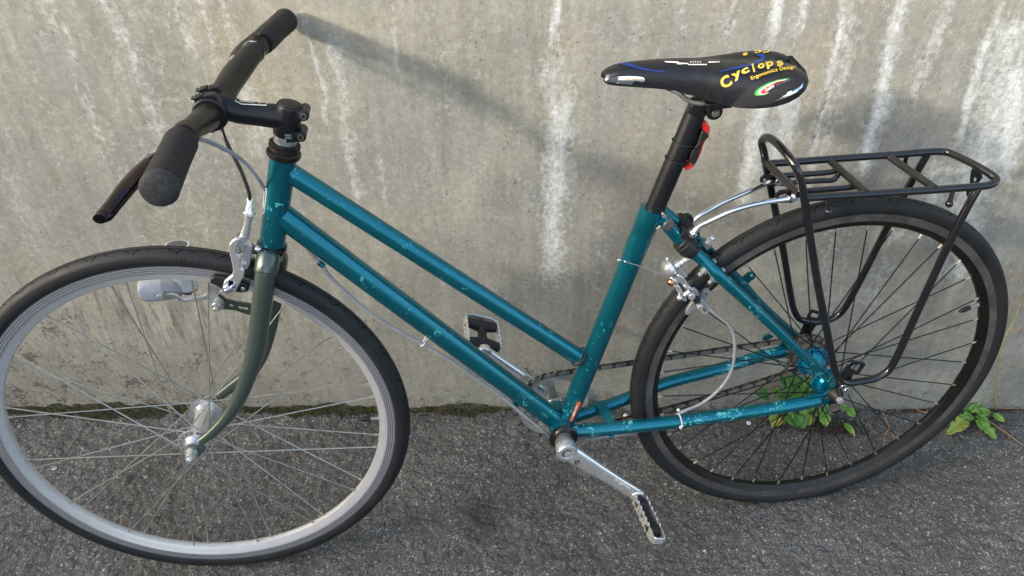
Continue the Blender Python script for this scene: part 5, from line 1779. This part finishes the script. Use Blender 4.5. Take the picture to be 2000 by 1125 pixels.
def pedal(E, out, a_dir, length, width, parent_name='pedal', flip=1):
    """E: crank eye centre, out: axle direction, a_dir: across the platform"""
    pd = empty(parent_name, bike)
    out, a_dir = Vector(out).normalized(), Vector(a_dir).normalized()
    b = out.cross(a_dir).normalized()
    s0 = E + out * 0.010
    mb = MB()
    mb.tube([s0 - out * 0.004, s0 + out * 0.018, s0 + out * length * 0.9], [0.0062, 0.0085, 0.0075], 16)
    bar_shape(mb, [s0 + out * 0.010 + a_dir * (width * 0.46), s0 + out * 0.012, s0 + out * 0.010 - a_dir * (width * 0.46)], [0.0075, 0.0115, 0.0075], [0.0070, 0.0100, 0.0070], 14, 0.6, b)
    bar_shape(mb, [s0 + out * (length * .80) + a_dir * (width * 0.46), s0 + out * (length * .74), s0 + out * (length * .80) - a_dir * (width * 0.46)], [0.0075, 0.0125, 0.0075], [0.0070, 0.0095, 0.0070], 14, 0.6, b)
    mb.build('pedal_body', 'black_plastic', pd)
    for s in (-1, 1):
        c = s0 + a_dir * (s * width * 0.48)
        nt = 6
        top, bot = [], []
        for i in range(nt):
            x0 = 0.001 + (length * 0.80) * i / nt
            w = length * 0.80 / nt
            for (f, h) in ((0.0, 0.0108), (0.25, 0.0108), (0.4, 0.0082), (0.85, 0.0082)):
                top.append((x0 + f * w, h)); bot.append((x0 + f * w, -h))
        outl = top + [(length * 0.83, 0.0098), (length, 0.0062), (length, -0.0062), (length * 0.83, -0.0098)] + list(reversed(bot))
        pts = [c + out * x + b * h for x, h in outl]
        holes = [[c + out * (x + dx) + b * dy for dx, dy in h] for x, h in (
            (length * .30, [(-.002, -.0016), (.002, -.0016), (.002, .0016), (-.002, .0016)]), (length * .42, [(-.005, -.003), (.005, -.003), (.005, .003), (-.005, .003)]), (length * .54, [(-.002, -.0016), (.002, -.0016), (.002, .0016), (-.002, .0016)]))]
        mb = MB(); mb.plate(pts, a_dir, 0.0018, holes)
        mb.build('cage_plate', 'cage_white', pd)
        mb = MB()
        for x in (length * .12, length * .68):
            cc_ = c + out * x + a_dir * (s * 0.0008)
            mb.cyl(cc_, cc_ + a_dir * (s * 0.0012), 0.0038, 12)
        mb.build('cage_screw', 'copper' if False else 'brown', pd)
    mb = MB()
    c = s0 + out * length
    bar_shape(mb, [c + a_dir * (width * .48) - out * 0.004, c + a_dir * width * .3 + out * .001, c - a_dir * width * .3 + out * .001, c - a_dir * (width * .48) - out * 0.004], [0.0014] * 4, [0.0062, .0075, .0075, 0.0062], 8, 0.5, b)
    mb.build('cage_end', 'cage_white', pd)
    return pd
pedal(E1, (0.10, -1, -0.02), (0.97, 0, -0.25), 0.090, 0.021)
# chain side
cr = empty('chainset', bike)
E2 = Vector((-0.5790, 0.079, 0.3860))
H2 = BB + VN * 0.052
mb = MB()
mb.lathe(H2 - VN * 0.012, VN, [(0, 0.012), (0.003, 0.0165), (0.022, 0.0175), (0.026, 0.0150)], 28)
aa = H2 + VN * 0.008
P = [aa, aa * .8 + E2 * .2, aa * .5 + E2 * .5, aa * .15 + E2 * .85, E2]
bar_shape(mb, P, [0.0165, 0.0155, 0.0130, 0.0122, 0.0120], [0.0085, 0.0078, 0.0070, 0.0066, 0.0062], 26, 0.72)
mb.lathe(E2 + VN * 0.0072, -VN, [(0, 0.0110), (0.002, 0.0130), (0.0125, 0.0130), (0.0145, 0.0110)], 26)
mb.build('arm', 'alloy', cr, ang=50)
a_arm = math.atan2(E2.z - BB.z, E2.x - BB.x)
mb = MB()
RC = Vector((BB.x, 0, BB.z))
for i in range(5):
    a = a_arm + math.pi / 5 + 2 * math.pi * i / 5
    D_ = Vector((math.cos(a), 0, math.sin(a)))
    c0 = RC + VN * 0.050
    bar_shape(mb, [c0 + D_ * 0.010, c0 + D_ * 0.030, c0 + D_ * 0.047, c0 + D_ * 0.056], [0.0105, 0.0075, 0.0070, 0.0072], [0.0055, 0.0045, 0.0035, 0.0030], 14, 0.7)
    mb.lathe(RC + VN * 0.047 + D_ * 0.054, VN, [(0, 0.0072), (0.008, 0.0072)], 16)
mb.build('spider', 'steel_old', cr)
mb = MB()
for i in range(5):
    a = a_arm + math.pi / 5 + 2 * math.pi * i / 5
    D_ = Vector((math.cos(a), 0, math.sin(a)))
    mb.lathe(RC + VN * 0.0445 + D_ * 0.054, -VN, [(-.002, 0.0062), (0.001, 0.0062), (0.0012, 0.0030), (-0.001, 0.0028)], 16)
mb.build('chainring_bolt', 'steel_old', cr)
mb = MB()
o_, h_ = sprocket(36, 0.0775, 0.0705, 0.0560, 0.045, 0.003, RC)
h_ = []
for k in range(80):
    a = 2 * math.pi * k / 80
    da_ = abs(((a - a_arm - math.pi / 5) + math.pi / 5) % (2 * math.pi / 5) - math.pi / 5)
    r = 0.0600 - 0.0125 * math.exp(-(da_ / 0.16) ** 4)
    h_.append(Vector((RC.x + r * math.cos(a), 0.045, RC.z + r * math.sin(a))))
mb.plate(o_, VN, 0.003, [h_])
mb.build('chainring', 'ring_steel', cr)
pedal(E2, (0.02, 1, 0.04), (0.93, 0, -0.36), 0.082, 0.062)

# chain: loop round ring and cog, link by link
chn = empty('chain', bike)
def chain_path():
    c1, r1 = Vector((RC.x, RC.z)), 0.0735
    c2, r2 = Vector((0.0, RR)), 0.0350
    dx = c2 - c1
    Ld = dx.length
    base = math.atan2(dx.y, dx.x)
    off = math.acos((r1 - r2) / Ld)
    au, al = base + off, base - off
    pts = []
    n = 60
    for i in range(n + 1):      # round the ring, far side
        a = au + (2 * math.pi - 2 * off) * i / n
        pts.append(c1 + Vector((math.cos(a), math.sin(a))) * r1)
    p1 = c1 + Vector((math.cos(al), math.sin(al))) * r1
    q1 = c2 + Vector((math.cos(al), math.sin(al))) * r2
    for i in range(1, 40):
        t = i / 40
        p = p1 * (1 - t) + q1 * t
        p = p + Vector((0, -1)) * (0.010 * math.sin(math.pi * t))
        pts.append(p)
    for i in range(n + 1):
        a = al + (2 * off) * i / n
        pts.append(c2 + Vector((math.cos(a), math.sin(a))) * r2)
    p2 = c1 + Vector((math.cos(au), math.sin(au))) * r1
    q3 = c2 + Vector((math.cos(au), math.sin(au))) * r2
    for i in range(1, 40):
        pts.append(q3 * (1 - i / 40) + p2 * (i / 40))
    return pts
cp = chain_path()
L = [0.0]
for i in range(len(cp)):
    L.append(L[-1] + (cp[(i + 1) % len(cp)] - cp[i]).length)
tot = L[-1]
nl = int(round(tot / 0.0127 / 2)) * 2
pitch = tot / nl
def at_len(s):
    s %= tot
    i = int(np.searchsorted(L, s, side='right') - 1)
    t = (s - L[i]) / max(1e-9, L[i + 1] - L[i])
    return cp[i] * (1 - t) + cp[(i + 1) % len(cp)] * t
def link_mesh(outer):
    mb = MB()
    h = pitch / 2
    o = []
    for k in range(16):
        a = 2 * math.pi * k / 16
        x = 0.0042 * math.cos(a) + (h if math.cos(a) > 0 else -h)
        z = 0.0042 * math.sin(a)
        o.append(Vector((x, 0, z)))
    o = o[:4] + [Vector((0, 0, 0.0028))] + o[4:12] + [Vector((0, 0, -0.0028))] + o[12:]
    y = 0.0034 if outer else 0.0023
    for s in (-1, 1):
        mb.plate([p + VN * (s * y) for p in o], VN, 0.0010)
    for s in (-1, 1):
        if outer:
            mb.cyl(Vector((s * h, -0.0044, 0)), Vector((s * h, 0.0044, 0)), 0.0017, 8)
        else:
            mb.cyl(Vector((s * h, -0.0017, 0)), Vector((s * h, 0.0017, 0)), 0.0038, 10)
    ob = mb.build('link', 'link_bright' if outer else 'link_dark', chn, offset=False)
    return ob
lk = [link_mesh(True), link_mesh(False)]
for i in range(nl):
    a, b = at_len(i * pitch), at_len((i + 1) * pitch)
    if i < 2:
        o = lk[i]
    else:
        o = lk[i % 2].copy(); COL.objects.link(o); o.parent = chn
    m = (a + b) / 2
    o.location = (m.x, 0.045, m.y)
    o.rotation_euler = (0, -math.atan2(b.y - a.y, b.x - a.x), 0)

# ------------------------------------------------------------------ plants and litter
def mat_leaf(name, a, b, spot):
    t = NT(name)
    c = t.coord(out='Object')
    n = t.noise(c, 45, 4, 0.6)
    base = t.mix(t.ramp(n, [(0.35, 0), (0.65, 1)]), a, b)
    n2 = t.noise(c, 30, 3)
    base = t.mix(t.ramp(n2, [(0.58, 0), (0.72, 0.8)]), base, spot)
    t.set(Base_Color=base, Roughness=0.45, Normal=t.bump(t.noise(c, 260, 3), 0.3, 0.0005))
    t.set(Subsurface_Weight=0.12)
    t.b.inputs['Subsurface Radius'].default_value = (0.002, 0.004, 0.001)
    t.b.inputs['Subsurface Scale'].default_value = 0.5
    return t.m
LEAF = [mat_leaf('leaf_green', (0.060, 0.165, 0.030), (0.105, 0.26, 0.045), (0.13, 0.28, 0.06)),
        mat_leaf('leaf_light', (0.11, 0.26, 0.045), (0.19, 0.37, 0.07), (0.32, 0.36, 0.07)),
        mat_leaf('leaf_yellowing', (0.20, 0.30, 0.05), (0.36, 0.36, 0.06), (0.40, 0.22, 0.05))]
M['straw'] = mat_simple('dry_straw', (0.50, 0.30, 0.15), 0.6, 0, 0.25, 60)
M['stalk'] = mat_simple('dry_stalk', (0.36, 0.30, 0.16), 0.6, 0, 0.25, 60)
M['seed'] = mat_simple('seed_head', (0.30, 0.16, 0.10), 0.8, 0, 0.3, 60)
M['stemg'] = mat_simple('green_stem', (0.12, 0.22, 0.05), 0.5, 0, 0.2, 60)

def leaf(parent, base, tip, width, kind=0, serr=0.06, curl=0.15, lobes=0, roll=0.0, stalk=True):
    base, tip = Vector(base), Vector(tip)
    ax_ = tip - base
    L_ = ax_.length
    t = ax_ / L_
    view = (CAM - (base + tip) / 2).normalized()
    up = Vector((0, -0.35, 0.94))
    if abs(up.dot(t)) > 0.9:
        up = Vector((0, -1, 0.2))
    nrm = (up - t * up.dot(t)).normalized()
    side = t.cross(nrm).normalized()
    nrm = (nrm * math.cos(roll) + side * math.sin(roll))
    side = t.cross(nrm).normalized()
    n, m = 16, 3
    mb = MB()
    vs = []
    st = 0.22 if stalk else 0.04
    for i in range(n + 1):
        x = i / n
        y = max(0.0, (x - st) / (1 - st))
        w = math.sin(math.pi * min(1, y ** 0.80)) ** 0.75 if y > 0 else 0.0
        w = max(w, 0.045)
        if lobes:
            w *= 0.38 + 0.62 * abs(math.cos(math.pi * lobes * y + .3)) ** 0.7 + (0.35 if y > .8 else 0)
        w *= 1 + serr * (1 if i % 2 else -1)
        for k in range(-m, m + 1):
            s = k / m
            ripple = 0.05 * math.sin(i * 2.1 + k * 1.3) * abs(s)
            p = base + t * (L_ * x) + side * (s * w * width / 2) + nrm * (L_ * (curl * math.sin(math.pi * x) + 0.05 * ripple) + abs(s) * w * width * 0.14 - (0.0022 if k == 0 and y > 0.02 else 0) + (0.0007 if i % 3 == 0 and abs(k) in (1, 2) else 0))
            vs.append(p)
    W_ = 2 * m + 1
    fs = []
    for i in range(n):
        for k in range(2 * m):
            a = i * W_ + k
            fs.append((a, a + 1, a + W_ + 1, a + W_))
    mb.add(vs, fs)
    o = mb.build('leaf', LEAF[kind], parent, ang=80)
    s = o.modifiers.new('thickness', 'SOLIDIFY'); s.thickness = 0.0004
    return o

Z15 = (1460, 730)
def gz(x, y, crop, sc, z=None, yy=None):
    px, py = crop[0] + x / sc, crop[1] + y / sc
    return G(px, py, z) if z is not None else WY(px, py, yy)
p1 = empty('weed', None, G(1575, 812)); OFF[p1.name] = G(1575, 812)
tag(p1, 'broad-leaved green weed growing at the wall foot behind the rear wheel hub', 'weed', 'green weeds along the wall foot')
RT = G(1575, 808, 0.004)
WL = [((330, 385), (112, 285), 125, 0, .222, .205), ((390, 330), (455, 195), 125, 1, .228, .222), ((640, 300), (455, 90), 190, 0, .222, .210), ((690, 290), (560, 15), 190, 0, .225, .220), ((720, 300), (790, 40), 200, 0, .228, .225), ((800, 310), (930, 70), 200, 1, .226, .220), ((620, 360), (700, 190), 200, 0, .220, .212),
      ((440, 560), (372, 800), 165, 2, .205, .165), ((500, 545), (310, 600), 110, 0, .21, .20), ((620, 540), (728, 785), 190, 0, .205, .170), ((700, 560), (815, 815), 150, 0, .205, .165), ((680, 530), (600, 560), 150, 1, .21, .20), ((790, 460), (822, 640), 100, 1, .21, .19), ((905, 455), (925, 560), 120, 1, .212, .205),
      ((950, 570), (860, 755), 130, 2, .205, .175), ((1000, 600), (1060, 640), 120, 1, .205, .19), ((1090, 540), (1150, 775), 150, 1, .205, .165), ((1000, 520), (1100, 610), 110, 0, .21, .195), ((1090, 430), (1185, 545), 130, 1, .212, .205), ((1350, 440), (1440, 545), 110, 1, .21, .2), ((1440, 470), (1570, 635), 110, 1, .21, .19), ((500, 600), (540, 750), 60, 2, .205, .18)]
for (a, b, w, kd, ya, yb) in WL:
    A = gz(*a, Z15, 7.5, None, ya); B_ = gz(*b, Z15, 7.5, None, yb)
    if kd == 0 and A[2] > 0.02:
        w *= 1.3
    leaf(p1, A, B_, w * 1.45 / 7.5 / 1080, kd, 0.05, 0.10, roll=random.uniform(-.3, .3))
for (a, b, w, kd, ya, yb) in [((600, 330), (540, 150), 150, 1, .226, .222), ((740, 320), (640, 120), 170, 0, .228, .226), ((860, 330), (850, 170), 150, 0, .228, .226), ((560, 380), (430, 300), 110, 0, .224, .220), ((760, 560), (760, 700), 120, 0, .20, .18), ((560, 560), (650, 720), 130, 1, .205, .18), ((860, 500), (800, 590), 110, 0, .21, .2), ((1180, 480), (1260, 600), 80, 2, .21, .195)]:
    leaf(p1, gz(*a, Z15, 7.5, None, ya), gz(*b, Z15, 7.5, None, yb), w * 1.4 / 7.5 / 1080, kd, 0.05, 0.10, roll=random.uniform(-.4, .4))
mb = MB()
for (a, b, w, kd, ya, yb) in WL:
    A = gz(*a, Z15, 7.5, None, ya)
    mb.tube(smooth([RT + Vector((random.uniform(-.01, .01), 0, 0)), (RT + A) / 2 + Vector((0, -.004, .006)), A], 4), 0.0009, 6)
mb.build('stems', 'stemg', p1)
p1b = empty('weed', None, G(1655, 835)); OFF[p1b.name] = G(1655, 835)
tag(p1b, 'single toothed leaf lying on the asphalt below the rear dropout', 'weed', 'green weeds along the wall foot')
leaf(p1b, G(1648, 826, .006), G(1670, 852, .004), 0.0150, 1, 0.12, 0.08, stalk=False)
p2 = empty('weed', None, G(1897, 812)); OFF[p2.name] = G(1897, 812)
tag(p2, 'small lobed dandelion-like weed at the wall foot right of the rear tyre', 'weed', 'green weeds along the wall foot')
Z17 = (1700, 680)
for (a, b, w, kd, lob, z0, z1) in (((1000, 585), (1145, 425), 100, 1, 0, .012, .030), ((1060, 640), (1205, 640), 95, 0, 0, .01, .022), ((1010, 640), (1120, 600), 70, 0, 2, .01, .02), ((1010, 660), (890, 690), 70, 1, 2, .01, .016), ((980, 640), (930, 600), 60, 0, 0, .01, .02), ((970, 700), (765, 860), 130, 2, 3, .008, .006),
                               ((1070, 660), (1170, 755), 85, 0, 0, .01, .012), ((1070, 720), (1252, 910), 120, 1, 3, .008, .005), ((1225, 650), (1338, 740), 70, 1, 0, .01, .008), ((990, 670), (1010, 720), 60, 1, 0, .01, .008), ((920, 760), (900, 830), 70, 2, 0, .006, .004), ((990, 690), (850, 760), 110, 1, 2, .008, .008), ((1000, 640), (1060, 560), 70, 1, 0, .01, .02), ((1080, 700), (1110, 820), 100, 1, 3, .009, .006), ((1000, 600), (1050, 520), 60, 0, 0, .012, .024)):
    leaf(p2, gz(*a, Z17, 5.114, z0), gz(*b, Z17, 5.114, z1), w * 1.35 / 5.114 / 1080, kd, 0.08, 0.06, lob, stalk=False, roll=random.uniform(-.2, .2))
mb = MB()
for i in range(7):
    mb.tube([G(1905, 815, .003), G(1880 + i * 9, 812 + (i % 3) * 5, .010)], 0.0012, 6)
mb.build('stems', 'stemg', p2)

def dry(name, label, trunk, side_n, seeds, r=0.0012, mat='stalk', cat='dry stalk'):
    e = empty(name, None, trunk[0]); OFF[e.name] = Vector(trunk[0])
    tag(e, label, cat, {'straw': 'dry straws lying about the wall foot', 'dry stalk': 'dry seed-headed stalks by the wall'}[cat])
    mb = MB(); P = smooth(trunk, 6); mb.tube(P, [r, r * .8, r * .4], 7); mb.build('stem', mat, e)
    if side_n:
        mb = MB(); ms = MB()
        for i in range(side_n):
            p = P[int(len(P) * (0.35 + 0.6 * i / side_n))]
            q = p + Vector((random.uniform(-.035, .035), random.uniform(-.006, .003), random.uniform(.005, .045)))
            mid_ = (p + q) / 2 + Vector((random.uniform(-.006, .006), 0, -.004))
            pts = smooth([p, mid_, q], 4); mb.tube(pts, r * .28, 5)
            for k in range(seeds):
                s = pts[int((len(pts) - 1) * (0.5 + 0.5 * k / max(1, seeds)))] + Vector((random.uniform(-.006, .006), random.uniform(-.002, .0), random.uniform(-.004, .006)))
                mb.tube([pts[int((len(pts) - 1) * 0.6)], s], r * .2, 4)
                ms.ball(s, 0.0011, 6)
        mb.build('twigs', mat, e); ms.build('seed_heads', 'seed', e)
    return e
dry('dry_weed', 'dry seed-headed weed rising at the right edge beyond the rear tyre', [G(1945, 800, .002), WY(1955, 680, .215), WY(1985, 615, .215), WY(2003, 560, .21), WY(2012, 520, .215)], 16, 4, 0.0019)
dry('dry_weed', 'faint thin dry grass behind the rear hub, close to the wall', [G(1640, 800, .002), WY(1650, 740, .228), WY(1660, 690, .23), WY(1680, 640, .23)], 12, 3, 0.0008)
dry('straw', 'long orange dry straw slanting down beside the rear axle', [WY(1685, 735, .215), G(1716, 790, .010), G(1752, 866, .003)], 0, 0, 0.0013, 'straw', 'straw')
dry('straw', 'thin dry straw on the asphalt right of the small lobed weed', [G(1925, 818, .004), G(1960, 842, .003), G(2002, 872, .002)], 0, 0, 0.0012, 'straw', 'straw')
dry('straw', 'short bent straw on the asphalt inside the rear rim bottom', [G(1736, 838, .004), G(1728, 852, .005), G(1727, 872, .002)], 0, 0, 0.0007, 'straw', 'straw')
dry('straw', 'pale straw bit lying along the wall foot behind the rear tyre', [G(1790, 800, .004), G(1812, 806, .003), G(1808, 799, .003)], 0, 0, 0.0009, 'straw', 'straw')
dry('straw', 'pale straw bit on the wall foot right of the lobed weed', [G(1962, 798, .004), G(1985, 798, .003)], 0, 0, 0.0010, 'straw', 'straw')

def flake(label, px, py, size, col, name='leaf_scrap', rot=0.0, cat='leaf scrap'):
    mb = MB()
    c = G(px, py, 0.003)
    n = 9
    o = []
    for i in range(n):
        a = 2 * math.pi * i / n + rot
        r = size * random.uniform(0.55, 1.1)
        o.append(c + Vector((math.cos(a) * r, math.sin(a) * r * 0.75, 0.0015 * math.sin(2 * a))))
    mb.plate(o, (0, 0, 1), 0.0006)
    k = 'flake_%0.2f_%0.2f_%0.2f' % col
    if k not in M:
        M[k] = mat_simple('scrap', col, 0.7, 0, 0.3, 120)
    ob = mb.build(name, k, None)
    return tag(ob, label, cat, 'pale scraps and chips on the asphalt')
flake('pale tan leaf scrap on the asphalt left of the front hub', 284, 932, 0.0055, (0.48, 0.36, 0.24))
flake('whitish leaf scrap near the left inner edge of the front rim', 105, 915, 0.0065, (0.50, 0.48, 0.42))
flake('small pale scrap close under the front hub spokes', 281, 918, 0.0032, (0.5, 0.46, 0.38))
flake('tiny pale chip beside the upper left spoke crossing', 292, 891, 0.0035, (0.45, 0.42, 0.36))
flake('grey scrap on the asphalt right of the front fork end', 467, 938, 0.0060, (0.20, 0.20, 0.19))
flake('white scrap on the asphalt right of the near pedal', 1375, 1076, 0.0042, (0.6, 0.55, 0.45))
flake('buff stone chip below the rear tyre lettering', 1298, 946, 0.0050, (0.36, 0.32, 0.25), 'stone_chip', cat='stone chip')
flake('whitish chip near the near crank boss', 1145, 888, 0.0030, (0.7, 0.68, 0.62), 'stone_chip', cat='stone chip')
mb = MB(); c = G(1462, 827, 0.003)
mb.lathe(c, (0, 0, 1), [(0, 0.0052), (0.002, 0.0056), (0.0030, 0.0040), (0.0018, 0.0026), (0.0030, 0.0012)], 18)
tag(mb.build('bottle_stopper', 'white_plastic', None), 'small round clear plastic disc on the asphalt inside the rear wheel', 'plastic disc')
mb = MB(); mb.tube(smooth([G(1028, 866, .004), G(1032, 872, .004), G(1026, 880, .004), G(1040, 888, .004), G(1042, 898, .004), G(1032, 910, .003)], 5), 0.0007, 6)
tag(mb.build('twig', 'black_plastic', None), 'thin dark curled twig on the asphalt left of the near crank', 'twig')
mb = MB(); c = G(1222, 812, 0.006); mb.ball(c, 0.0055, 10)
tag(mb.build('pebble', 'pwhite', None), 'white pebble at the wall foot just left of the rear tyre', 'pebble')
# green speck caught on the spokes
mb = MB(); c = K(333, 796, -.01); mb.plate([c + Vector((math.cos(a) * .005, 0, math.sin(a) * .003)) for a in [i * math.pi / 4 for i in range(8)]], (0, 1, .5), 0.0008)
mb.v = [RB @ v for v in mb.v]
tag(mb.build('leaf_bit', LEAF[1], None), 'bright green leaf bit caught on the front spokes', 'leaf bit')

# moss along the wall foot, left of the crank
def moss():
    t = NT('moss')
    c = t.coord(out='Object')
    n = t.noise(c, 60, 5, 0.7)
    base = t.ramp(n, [(0.3, (0.035, 0.034, 0.015)), (0.5, (0.095, 0.092, 0.028)), (0.68, (0.16, 0.15, 0.045)), (0.85, (0.14, 0.10, 0.05))])
    t.set(Base_Color=base, Roughness=0.95)
    r = np.random.default_rng(5)
    n_ = 34000
    def dens(x):
        f = vnoise(x * 9, x * 0 + 3, 201)
        f = 0.35 + 0.9 * f
        f = np.where(x < -1.62, f * .6, f)
        f = np.where((x > -0.93) & (x < -0.60), f * 0.9, f)
        f = np.where(x > -0.60, f * np.exp(-(x + 0.60) / 0.05), f)
        return np.clip(f, 0.03, 1.2)
    x = r.uniform(-1.95, 0.75, n_ * 2)
    d_ = dens(x)
    keep = r.random(len(x)) < d_
    x = x[keep]; d_ = d_[keep]
    depth = 0.026 * d_ * (0.6 + 0.8 * vnoise(x * 45, x * 0, 203))
    u = r.random(len(x))
    y = YW + 0.001 - depth * u
    z = (1 - u) ** 1.2 * 0.017 * d_ * (0.5 + vnoise(x * 60, x * 0 + 9, 204)) + 0.001
    k = len(x)
    s = r.uniform(0.0010, 0.0026, k)
    v0 = np.stack([x, y, z], 1)
    dirs = r.normal(size=(k, 3, 3)); dirs /= np.linalg.norm(dirs, axis=2, keepdims=True)
    dirs[:, 2, 2] = np.abs(dirs[:, 2, 2]) + 0.6
    V = (v0[:, None, :] + dirs * s[:, None, None]).reshape(-1, 3)
    me = bpy.data.meshes.new('moss')
    me.from_pydata(V.tolist(), [], np.arange(len(V)).reshape(-1, 3).tolist())
    me.materials.append(t.m)
    o = bpy.data.objects.new('moss', me); COL.objects.link(o)
    tag(o, kind='stuff')
moss()
# loose grit scattered on the asphalt
def grit():
    r = np.random.default_rng(9)
    t = NT('grit')
    c = t.coord()
    n = t.voro(c, 90, 'F1', 'Color')
    sep = t.node('ShaderNodeSeparateColor'); t.link(n, sep.inputs[0])
    t.set(Base_Color=t.ramp(sep.outputs[0], [(0, (0.08, 0.075, 0.07)), (0.5, (0.16, 0.15, 0.14)), (0.8, (0.30, 0.29, 0.27)), (1, (0.55, 0.53, 0.5))]), Roughness=0.75)
    V, F = [], []
    base = [(1, 0, 0), (-1, 0, 0), (0, 1, 0), (0, -1, 0), (0, 0, 1), (0, 0, -1)]
    fb_ = [(0, 2, 4), (2, 1, 4), (1, 3, 4), (3, 0, 4), (2, 0, 5), (1, 2, 5), (3, 1, 5), (0, 3, 5)]
    for i in range(5200):
        x, y = r.uniform(-1.9, 0.8), r.uniform(-0.45, 0.235)
        s = 0.0008 + 0.0022 * r.random() ** 4
        o = len(V)
        j = r.uniform(0.6, 1.2, (6, 3))
        for b, q in zip(base, j):
            V.append((x + b[0] * s * q[0], y + b[1] * s * q[1], 0.0005 + b[2] * s * 0.6 * q[2]))
        F += [(a + o, b_ + o, c_ + o) for a, b_, c_ in fb_]
    me = bpy.data.meshes.new('grit'); me.from_pydata(V, [], F); me.materials.append(t.m)
    o = bpy.data.objects.new('grit', me); COL.objects.link(o)
    tag(o, kind='stuff')
grit()

def soil():
    r = np.random.default_rng(19)
    V, F = [], []
    for (px, py, sx, sy, n_) in ((1640, 838, .040, .014, 900), (1560, 828, .045, .010, 500), (1900, 822, .035, .016, 700), (1790, 803, .06, .006, 350), (1960, 800, .05, .006, 250), (720, 812, .25, .010, 700), (60, 815, .12, .008, 400), (1330, 822, .10, .008, 400)):
        c = G(px, py)
        for k in range(int(n_ * 1.3)):
            x, y = c.x + r.normal() * sx, min(0.238, c.y + r.normal() * sy)
            s = 0.0006 + 0.0018 * r.random() ** 3
            z = 0.001 + 0.003 * math.exp(-((x - c.x) / sx) ** 2) * r.random()
            o = len(V)
            for q in ((1, 0, -.4), (-.5, .85, -.4), (-.5, -.85, -.4), (0, 0, 1)):
                V.append((x + q[0] * s * r.uniform(.6, 1.6), y + q[1] * s, z + q[2] * s))
            F += [(o, o + 1, o + 3), (o + 1, o + 2, o + 3), (o + 2, o, o + 3)]
    me = bpy.data.meshes.new('soil'); me.from_pydata(V, [], F); me.materials.append(M['soil'])
    o = bpy.data.objects.new('soil', me); COL.objects.link(o)
    tag(o, kind='stuff')
soil()
